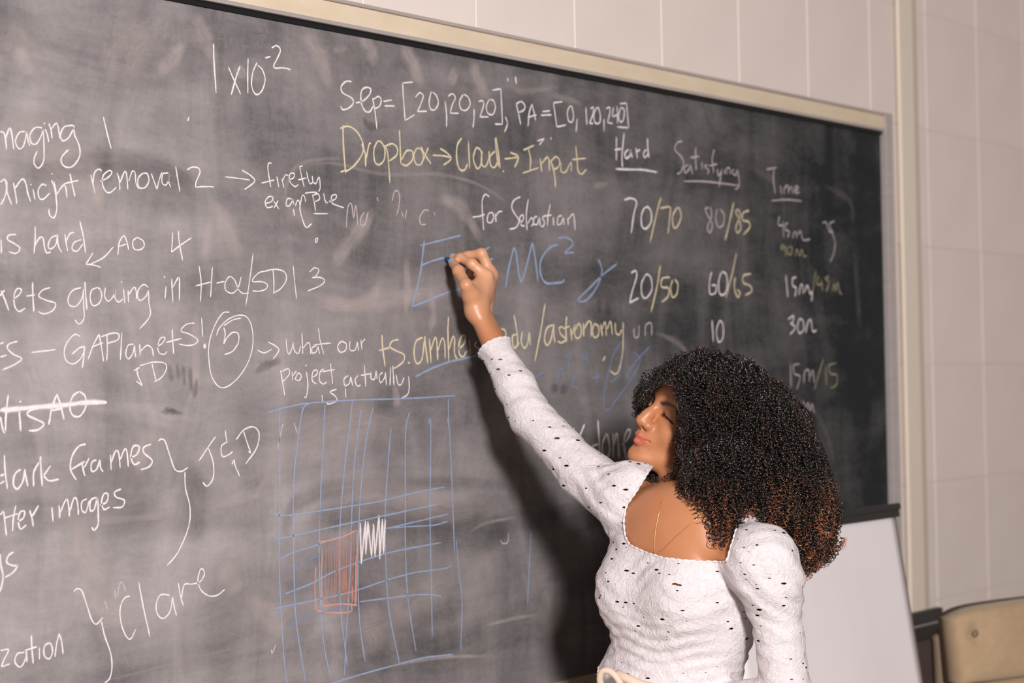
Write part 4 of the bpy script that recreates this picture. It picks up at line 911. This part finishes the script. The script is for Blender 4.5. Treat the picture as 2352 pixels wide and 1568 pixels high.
# ------------------------------------------------------------------ necklace
bvh = None
from mathutils.bvhtree import BVHTree
_bm = bmesh.new(); _bm.from_mesh(me); bvh = BVHTree.FromBMesh(_bm); _bm.free()
def on_skin(px, py, lift):
    r = ray(px, py); h = bvh.ray_cast(Vector(CAM), Vector(r).normalized())
    if h[0] is None: return P(px, py, 3.0)
    return np.array(h[0]) + np.array(h[1]) * lift
gold = simple('gold_chain', srgb(226, 176, 120), 0.3, 0.6, 0.05, 300, 0.1, metal=0.85)
pth = [(1521, 1150), (1517, 1168), (1511, 1195), (1507, 1215), (1505, 1240), (1504, 1262), (1504, 1272), (1512, 1270), (1530, 1255), (1550, 1235), (1572, 1215), (1596, 1196), (1606, 1186)]
npts = [on_skin(a, b, 0.0012) for a, b in catmull(pth, 7)]
bm = bmesh.new(); tube_bm(bm, npts, 0.0007, 5)
for i in range(0, len(npts), 2):
    for q in bmesh.ops.create_uvsphere(bm, u_segments=6, v_segments=4, radius=0.0012)['verts']: q.co += Vector(npts[i])
neck = bm_obj('necklace', bm, gold, woman, smooth=True); neck['label'] = 'thin gold chain necklace'; neck['kind'] = 'stuff'

# ------------------------------------------------------------------ blouse
bl = Field()
o = 0.009
bl.add(EL(B(CH, 0, -0.005, 0), (0.128 + o, 0.085 + o, 0.155 + o), BR))
bl.add(EL(WA, (0.096 + o * 0.8, 0.080 + o * 0.8, 0.12 + o), BR), 0.05)
for s in (-1, 1):
    bl.add(EL(B(CH, 0.060 * s, 0.060, -0.012), (0.050 + o, 0.045 + o, 0.052 + o), BR), 0.045)
bl.add(EL(B(CH, 0, 0.035, 0.055), (0.10 + 0.006, 0.045 + 0.004, 0.075), BR), 0.03)
bl.add(EL(B(HP, -0.02, 0, 0.03), (0.131, 0.110, 0.12), BR), 0.02)
bl.add(EL(B(CH, 0, -0.01, 0.085), (0.135 + 0.006, 0.062 + 0.006, 0.07 + 0.006), BR), 0.03)
bl.add(RC(B(NB, -0.03, -0.015, -0.015), SR, 0.041, 0.047), 0.035)
bl.add(RC(B(NB, 0.03, -0.015, -0.015), SL, 0.041, 0.047), 0.035)
# right sleeve (raised): puffed head narrowing to the cuff
cuff = EL_ + (WR_ - EL_) * 0.645; cuff = cuff + (P(1136, 799, 3.3) - P(1141, 799, 3.3))
S1 = P(1432, 1150, 3.11); S2 = P(1343, 1088, 3.17)
bl.add(RC(S1, S2, 0.051, 0.041), 0.02)
bl.add(RC(S2, EL_, 0.041, 0.035), 0.015)
e2 = EL_ + (WR_ - EL_) * 0.27
bl.add(RC(EL_, e2, 0.035, 0.0325), 0.015)
bl.add(RC(e2, cuff, 0.0325, 0.0275), 0.015)
bl.add(RC(cuff, cuff + (WR_ - EL_) * 0.1, 0.0275, 0.0275), 0.01)
bl.add(EL(P(1452, 1120, 3.10), (0.045, 0.05, 0.045)), 0.02)
# left sleeve: puffed head
bl.add(EL(P(1752, 1285, 2.91), (0.050, 0.055, 0.056)), 0.02)
S3 = P(1770, 1340, 2.90); S4 = P(1791, 1470, 2.90)
bl.add(RC(SL, S3, 0.050, 0.047), 0.02)
bl.add(RC(S3, S4, 0.046, 0.0355), 0.02)
bl.add(RC(S4, EL_L, 0.0355, 0.040), 0.012)
bl.add(RC(EL_L, WR_L, 0.041, 0.035), 0.012)
armax = (cuff - EL_) / np.linalg.norm(cuff - EL_)
def wr1(p):
    a, b, c = p[:, 0], p[:, 1], p[:, 2]
    w = 0.0009 * np.sin(a * 75 + 3 * np.sin(c * 23)) * np.sin(c * 61 + 2 * np.sin(b * 31)) + 0.0006 * np.sin(c * 190 + 4 * np.sin(a * 40 + b * 30)) + 0.0005 * np.sin((a + c) * 150 + 3 * np.sin(b * 60))
    # gathered folds near both shoulders
    for S, q in ((S1, 90.0), (np.array(S3), 70.0)):
        d = p - S.astype(F4); r = np.sqrt((d * d).sum(1)); ang = d @ (_r(np.array([0.6, -0.7, 0])).astype(F4)); w = w + 0.0022 * np.exp(-(r / 0.07) ** 2) * np.sin(ang * 260 + 3 * np.sin(r * 50))
    # horizontal pulls at the waist
    u = (p - WA.astype(F4)); w = w + 0.0014 * np.exp(-(u[:, 2] / 0.05) ** 2) * np.exp(-(np.clip(np.abs(u @ bL.astype(F4)) - 0.09, 0, 1) / 0.02) ** 2) * np.sin(u[:, 2] * 330 + 2.5 * np.sin((u @ bL.astype(F4)) * 40))
    return w.astype(F4)
_t0 = _t.time()
pp, qq = mesh_field(bl, 0.0020, lo, hi, warp=wr1)
print('blouse verts', len(pp), _t.time() - _t0)
# openings: neckline, cuff, hem, left wrist
def proj(p):
    c = (p - CAM) @ RW          # world -> camera space
    return np.stack([c[:, 0] / c[:, 2] * FPX + FW / 2, c[:, 1] / c[:, 2] * FPX + FH / 2], 1)
def inpoly(q, poly):
    res = np.zeros(len(q), bool); n = len(poly)
    for i in range(n):
        x1, y1 = poly[i]; x2, y2 = poly[(i + 1) % n]
        c = ((y1 > q[:, 1]) != (y2 > q[:, 1])) & (q[:, 0] < (x2 - x1) * (q[:, 1] - y1) / (y2 - y1 + 1e-9) + x1)
        res ^= c
    return res
# square neckline as planes in the body frame, measured on the chest
def bl_loc(p): return (p - NB) @ BR.T     # l, f, u from the base of the neck
neckpts = [(1500, 1070), (1480, 1100), (1466, 1126), (1440, 1160), (1433, 1195), (1436, 1228), (1447, 1250), (1490, 1269), (1530, 1281), (1600, 1287), (1668, 1289), (1690, 1215), (1700, 1120)]
pr_ = proj(pp); lc = bl_loc(pp)
_nl = np.array([np.array(on_skin(a, b, 0.0)) for a, b in neckpts[4:11]]); _nlb = (_nl - NB) @ BR.T
nrm = np.zeros_like(pp)
front = lc[:, 1] > -0.045
cut = inpoly(pr_, neckpts) & front
bk = (~front) & ((lc[:, 0] / 0.082) ** 2 + ((lc[:, 1] + 0.03) / 0.10) ** 2 < 1) & (lc[:, 2] > -0.05)
cut |= bk
cut |= ((pp - cuff) @ armax > 0) & (np.linalg.norm(pp - cuff, axis=1) < 0.12)
cut |= ((pp - WR_L) @ dl > -0.005) & (np.linalg.norm(pp - WR_L - dl * 0.02, axis=1) < 0.05)
hem = P(1400, 1556, 3.0)[2]
_lat = (pp - HP) @ bL
cut |= (pp[:, 2] < hem + 0.004 - 0.55 * np.clip(_lat + 0.115, 0, 0.2)) & (((pp - EL_L) @ bL) < -0.10)
keepf = ~(cut[qq].any(1))
q2 = qq[keepf]
used = np.zeros(len(pp), bool); used[q2.ravel()] = True
idx = np.cumsum(used) - 1
p2 = pp[used]; q2 = idx[q2]
bme = np_mesh('blouse', p2, q2)
# smooth the cut boundary, collect loops
_b = bmesh.new(); _b.from_mesh(bme)
be = [e for e in _b.edges if e.is_boundary]
bv = {v.index for e in be for v in e.verts}
nb = {}
for e in be:
    a, b = e.verts[0].index, e.verts[1].index
    nb.setdefault(a, []).append(b); nb.setdefault(b, []).append(a)
_b.verts.ensure_lookup_table()
for it in range(12):
    new = {i: (_b.verts[i].co * 0.4 + sum((_b.verts[j].co for j in nb[i]), Vector()) / len(nb[i]) * 0.6) for i in bv}
    for i, c in new.items(): _b.verts[i].co = c
loops = []; seen = set()
for st in list(bv):
    if st in seen: continue
    lp_, cur, prev = [st], st, None; seen.add(st)
    while True:
        nx = [j for j in nb[cur] if j != prev and j not in seen]
        if not nx: break
        prev, cur = cur, nx[0]; seen.add(cur); lp_.append(cur)
    if len(lp_) > 30: loops.append(np.array([_b.verts[i].co[:] for i in lp_]))
_b.to_mesh(bme); _b.free(); bme.shade_smooth()
cl_ = NT('white_eyelet_cotton')
vor = cl_.n('TexVoronoi', _Scale=52); vor.feature = 'F1'
vor2 = cl_.n('TexVoronoi', _Scale=42); vor2.feature = 'DISTANCE_TO_EDGE'
mp = cl_.n('Mapping'); mp.inputs['Scale'].default_value = (0.9, 0.8, 2.3); mp.inputs['Rotation'].default_value = (0.3, 0.25, 0.2)
wn = cl_.n('TexNoise', _Scale=30); 
cl_.l(cl_.co.outputs['Object'], mp.inputs[0]); cl_.l(mp.outputs[0], vor.inputs['Vector'])
cl_.l(cl_.co.outputs['Object'], vor2.inputs['Vector'])
fine = cl_.noise(420, 3, 0.65); crk = cl_.noise(150, 4, 0.65, dist=1.0); mid = cl_.noise(38, 3, 0.6)
spc = cl_.n('SeparateColor'); cl_.l(vor.outputs['Color'], spc.inputs[0])
rad = cl_.rng(spc.outputs[0], 0.2, 1.0, 0.03, 0.225)
hole = cl_.math('LESS_THAN', vor.outputs['Distance'], rad)
ridge = cl_.rng(vor2.outputs['Distance'], 0.0, 0.10, 1.0, 0.0, smooth=True)
rim = cl_.rng(cl_.math('SUBTRACT', vor.outputs['Distance'], rad), 0.0, 0.09, 1.0, 0.0)
hgt = cl_.math('ADD', cl_.math('ADD', cl_.math('MULTIPLY', ridge, 0.16), cl_.math('MULTIPLY', crk, 1.1)), cl_.math('ADD', cl_.math('MULTIPLY', fine, 0.3), cl_.math('MULTIPLY', mid, 0.8)))
cl_.bump(hgt, 0.75, 0.0032)
cl_.base(cl_.mix(crk, srgb(208, 199, 202), srgb(224, 217, 220)), 0.85, 0.2)
tr_ = cl_.n('BsdfTransparent'); mx = cl_.n('MixShader')
cl_.l(hole, mx.inputs[0]); cl_.l(cl_.p.outputs[0], mx.inputs[1]); cl_.l(tr_.outputs[0], mx.inputs[2]); cl_.l(mx.outputs[0], cl_.out.inputs[0])
eyelet = cl_.m
cott = NT('white_cotton_trim'); _f = cott.noise(300, 3, 0.6); cott.base(cott.mix(_f, srgb(208, 199, 202), srgb(224, 217, 220)), 0.85, 0.2); cott.bump(_f, 0.4, 0.001); cott = cott.m
bme.materials.append(eyelet)
blouse = link('blouse', bme, None, woman)
blouse['label'] = 'white long-sleeved eyelet blouse with puffed shoulders and a square neckline'
# scalloped trim along each opening
def ruffle(lpv, r=0.0016):
    p_ = np.array(lpv); n = len(p_)
    d = np.r_[0, np.cumsum(np.linalg.norm(np.diff(p_, axis=0), axis=1))]
    m = max(12, int(d[-1] / 0.0022)); s = np.linspace(0, d[-1], m)
    q = np.stack([np.interp(s, d, p_[:, i]) for i in range(3)], 1)
    for _ in range(4): q[1:-1] = (q[:-2] + q[1:-1] * 2 + q[2:]) / 4
    rr = r * (1 + 0.35 * np.sin(s / 0.0115 * 2 * math.pi) + 0.1 * np.sin(s / 0.0034 * 2 * math.pi))
    bm = bmesh.new(); tube_bm(bm, q, rr, 8); return bm_obj('scalloped_trim', bm, cott, blouse, smooth=True)
for l_ in loops: ruffle(l_)

# ------------------------------------------------------------------ trousers and tie belt
tz = hem - 0.012
tr_f = Field()
HX = HP.copy()
tr_f.add(EL(B(HX, -0.02, 0, 0.03), (0.118, 0.094, 0.085), BR))
tr_f.add(EL(B(HX, -0.015, -0.008, -0.11), (0.160, 0.118, 0.13), BR), 0.04)
for s in (-1, 1):
    hipj = B(HX, 0.085 * s, -0.005, -0.08); knee = np.array([hipj[0], hipj[1], 0.50]) + bL * 0.015 * s; ank = np.array([knee[0], knee[1], 0.07]) + bL * 0.02 * s
    tr_f.add(RC(hipj, knee, 0.092, 0.066), 0.03); tr_f.add(RC(knee, ank, 0.066, 0.060), 0.02)
lo2 = np.array([HX[0] - 0.3, HX[1] - 0.3, 0.0]); hi2 = np.array([HX[0] + 0.3, HX[1] + 0.3, HX[2] + 0.2])
tp, tq = mesh_field(tr_f, 0.006, lo2, hi2)
beige = simple('beige_trousers', srgb(190, 164, 142), 0.8, 0.2, 0.06, 120, 0.3)
link('trousers', np_mesh('trousers', tp, tq), beige, woman)['label'] = 'beige trousers'
for s in (-1, 1):
    c = B(np.array([HX[0], HX[1], 0]), 0.12 * s, 0.05, 0)
    sh = Field(); sh.add(EL(c + UP * 0.045, (0.042, 0.085, 0.040), BR)); sh.add(EL(c + bF * 0.07 + UP * 0.030, (0.045, 0.07, 0.028), BR), 0.02)
    sp_, sq = mesh_field(sh, 0.006, c - 0.2, c + 0.22); sp_[:, 2] = np.maximum(sp_[:, 2], 0.002)
    link('shoe', np_mesh('shoe', sp_, sq), simple('white_leather', srgb(220, 214, 208), 0.5), woman)
tie = simple('pale_tie_belt', srgb(214, 190, 172), 0.7, 0.3, 0.04, 200, 0.2)
kt = [P(1380, 1572, 2.95), P(1378, 1556, 2.945), P(1385, 1541, 2.94), P(1400, 1541, 2.935), P(1416, 1555, 2.93), P(1428, 1578, 2.93), P(1425, 1600, 2.94)]
bm = bmesh.new(); tube_bm(bm, catmull(kt, 5), 0.0052, 10); bm_obj('tie_belt', bm, tie, woman, smooth=True)
kt = [P(1418, 1548, 2.955), P(1440, 1558, 2.94), P(1480, 1575, 2.93), P(1560, 1592, 2.93)]
bm = bmesh.new(); tube_bm(bm, catmull(kt, 5), 0.0075, 10); bm_obj('tie_belt', bm, tie, woman, smooth=True)
# ------------------------------------------------------------------ hair
hr = Field()
def HE(px, py, Z, r, k=0.03): hr.add(EL(P(px, py, Z), r, RW.T), k)
HE(1625, 962, 3.13, (0.110, 0.108, 0.118))
HE(1722, 1030, 3.12, (0.098, 0.112, 0.120))
HE(1778, 1120, 3.08, (0.086, 0.095, 0.110), 0.03)
HE(1806, 1190, 3.04, (0.072, 0.070, 0.095), 0.03)
HE(1660, 1130, 3.00, (0.062, 0.085, 0.055), 0.03)
HE(1668, 1200, 2.97, (0.030, 0.045, 0.035), 0.02)
HE(1822, 1255, 2.99, (0.018, 0.030, 0.025), 0.02)
HE(1497, 915, 3.21, (0.022, 0.040, 0.035), 0.02)
HE(1590, 1090, 3.20, (0.070, 0.080, 0.050), 0.03)
FACE = [(1507, 912), (1522, 888), (1538, 884), (1550, 905), (1556, 935), (1560, 960), (1567, 985), (1560, 1010), (1555, 1030), (1556, 1060), (1558, 1084), (1520, 1090), (1480, 1084), (1430, 1078), (1425, 1000), (1450, 970), (1463, 950), (1500, 934)]
carve = Field()
carve.add(EL(P(1480, 1000, 3.04), (0.052, 0.050, 0.125), RW.T), 0.01)
carve.add(EL(P(1518, 985, 3.04), (0.030, 0.065, 0.115), RW.T), 0.01)
carve.add(EL(P(1492, 990, 3.03), (0.058, 0.083, 0.105), RW.T), 0.01)
carve.add(EL(P(1530, 930, 3.08), (0.026, 0.038, 0.075), RW.T), 0.01)
carve.add(EL(P(1500, 1050, 3.06), (0.050, 0.040, 0.09), RW.T), 0.01)
for op_ in carve.ops: hr.sub(op_[1], 0.010)
hr.sub(RC(B(NB, 0, 0.035, -0.03), H(0.010, 0.030, -0.115), 0.050, 0.030), 0.012)
HE(1499, 1112, 3.12, (0.0165, 0.033, 0.030), 0.01)
hlo = np.array([P(1628, 965, 3.1)[i] - 0.32 for i in range(3)]); hhi = np.array([P(1760, 1050, 3.1)[i] + 0.34 for i in range(3)])
core = Field(); 
class Off:
    def __init__(s, f, o): s.f, s.o = f, o
    def d(s, p): return s.f.ev(p) + s.o
core.add(Off(hr, 0.013))
def hw(p):
    a, b, c = p[:, 0], p[:, 1], p[:, 2]
    return (0.003 * np.sin(a * 210 + 3 * np.sin(c * 90)) * np.sin(c * 230 + 2 * np.sin(b * 110)) + 0.0035 * np.sin(b * 160 + 2 * np.sin(a * 70)) * np.sin(c * 120)).astype(F4)
cp_, cq = mesh_field(core, 0.004, hlo, hhi, warp=hw)
cm = NT('dark_hair_mass'); _n = cm.noise(200, 4, 0.7); cm.base(cm.mix(_n, srgb(14, 11, 10), srgb(34, 24, 20)), 0.6, 0.3); cm.bump(_n, 1.0, 0.004)
hair = link('hair', np_mesh('hair', cp_, cq), cm.m, woman)
hair['label'] = 'big dark brown curly hair with coppery tips'
# curls: helices laid along paths that fall over the hair volume
def grad_(p, e=0.003):
    g = np.zeros_like(p)
    for i in range(3):
        d = np.zeros(3, F4); d[i] = e
        g[:, i] = hr.ev(p + d) - hr.ev(p - d)
    return g / (np.linalg.norm(g, axis=1)[:, None] + 1e-9)
NC = 10500
pool = np.asarray(cp_, F4)
pick = pool[rng.integers(0, len(pool), NC)]
g0 = grad_(pick)
depth = rng.uniform(-0.012, 0.006, NC).astype(F4)
depth += (0.006 * np.sin(pick[:, 0] * 60 + 2 * np.sin(pick[:, 2] * 45)) * np.sin(pick[:, 2] * 70 + pick[:, 1] * 50)).astype(F4)
lowp = pick[:, 2] < P(1700, 1150, 3.05)[2]
depth += np.where((rng.random(NC) < 0.12) & lowp, 0.012, 0) + np.where(rng.random(NC) < 0.05, 0.006, 0)
pos = pick + g0 * (0.013 + depth)[:, None]
zdown = np.array([0, 0, -1.0], F4)
NS = 18
step = (rng.uniform(0.040, 0.095, NC) / NS).astype(F4)
crown = H(0, -0.02, 0.10).astype(F4)
jit = rng.normal(0, 1, (NC, 3)).astype(F4)
path = [pos.copy()]
vel = zdown + jit * 0.6
for s in range(NS):
    g = grad_(pos); sd = hr.ev(pos)
    away = pos - crown; away /= np.linalg.norm(away, axis=1)[:, None] + 1e-6
    d = zdown + away * 0.9 + jit * 0.55 + 0.8 * np.stack([np.sin(pos[:, 2] * 95 + 9 * jit[:, 0] * 0.2 + pos[:, 1] * 70), np.sin(pos[:, 0] * 88 + pos[:, 2] * 60), 0.5 * np.sin(pos[:, 0] * 75 - pos[:, 1] * 90)], 1).astype(F4)
    d = d - g * (d * g).sum(1)[:, None] * 0.9
    d += -g * np.clip((sd - depth) * 35, -0.6, 0.6)[:, None]
    d /= np.linalg.norm(d, axis=1)[:, None] + 1e-6
    vel = vel * 0.45 + d * 0.55; vel /= np.linalg.norm(vel, axis=1)[:, None] + 1e-6
    pos = pos + vel * step[:, None]; path.append(pos.copy())
path = np.stack(path, 1)                   # NC, NS+1, 3
SUB = 5; NP = NS * SUB + 1
ti = np.linspace(0, NS, NP); i0_ = np.minimum(ti.astype(int), NS - 1); fr = (ti - i0_)[None, :, None].astype(F4)
fine_p = path[:, i0_] * (1 - fr) + path[:, i0_ + 1] * fr
tg = np.gradient(fine_p, axis=1); tg /= np.linalg.norm(tg, axis=2)[..., None] + 1e-9
ref = rng.normal(0, 1, (NC, 1, 3)).astype(F4)
n1 = np.cross(tg, ref); n1 /= np.linalg.norm(n1, axis=2)[..., None] + 1e-9
n2 = np.cross(tg, n1)
tt = np.linspace(0, 1, NP, dtype=F4)[None, :]
rad = (rng.uniform(0.0022, 0.0046, (NC, 1)) * np.where(pick[:, 2:3] > P(1700, 960, 3.1)[2], 0.82, 1.05)).astype(F4) * (0.5 + 0.75 * tt) * (1 + 0.25 * np.sin(tt * 9 + rng.uniform(0, 6, (NC, 1))))
turns = (step[:, None] * NS) / rng.uniform(0.0065, 0.0115, (NC, 1))
ph = rng.uniform(0, 6.28, (NC, 1)) + tt * turns * 2 * math.pi * np.where(rng.random((NC, 1)) < 0.5, 1, -1)
curl = fine_p + n1 * (np.cos(ph) * rad)[..., None] + n2 * (np.sin(ph) * rad)[..., None]
# drop curls that would cover the face
lc_ = ((curl.reshape(-1, 3) - HO) @ HR.T / HS).reshape(NC, NP, 3)
cv_ = carve.ev(curl.reshape(-1, 3).astype(F4)).reshape(NC, NP).min(1)
crv = curl.reshape(-1, 3); pc = proj(crv); zc = ((crv - CAM) @ RW)[:, 2]
pc[:, 0] += np.repeat(rng.uniform(0, 1, NC) ** 3 * 22, NP)
inf = (inpoly(pc, FACE) & (zc < 3.185)).reshape(NC, NP)
face = (inf.sum(1) > np.where(rng.random(NC) < 0.06, 14, 1)) | (cv_ < -0.02)

curl = curl[~face]; NC2 = len(curl)
hc_ = bpy.data.hair_curves.new('curls')
hc_.add_curves([NP] * NC2)
hc_.attributes['position'].data.foreach_set('vector', curl.astype(F4).ravel())
ra = hc_.attributes.get('radius') or hc_.attributes.new('radius', 'FLOAT', 'POINT')
thick = rng.uniform(0.00042, 0.00092, (NC2, 1)) * (1 - 0.6 * tt ** 3)
ra.data.foreach_set('value', thick.astype(F4).ravel())
tone = hc_.attributes.new('tone', 'FLOAT', 'POINT')
low = np.clip((P(1700, 1070, 3.05)[2] - curl[:, :, 2]) / 0.14, 0, 1) ** 1.3
tn = (0.05 + low) * rng.uniform(0.0, 1.0, (NC2, 1)) ** 6 * 1.5
tone.data.foreach_set('value', tn.astype(F4).ravel())
hm = NT('curl_strands'); an = hm.n('Attribute', attribute_name='tone')
hcol = hm.mix(an.outputs['Fac'], srgb(17, 13, 12), srgb(190, 112, 72))
hm.base(hcol, 0.24, 0.8)
hc_.materials.append(hm.m)
co_ = bpy.data.objects.new('curls', hc_); COL.objects.link(co_); co_.parent = hair; co_['kind'] = 'stuff'
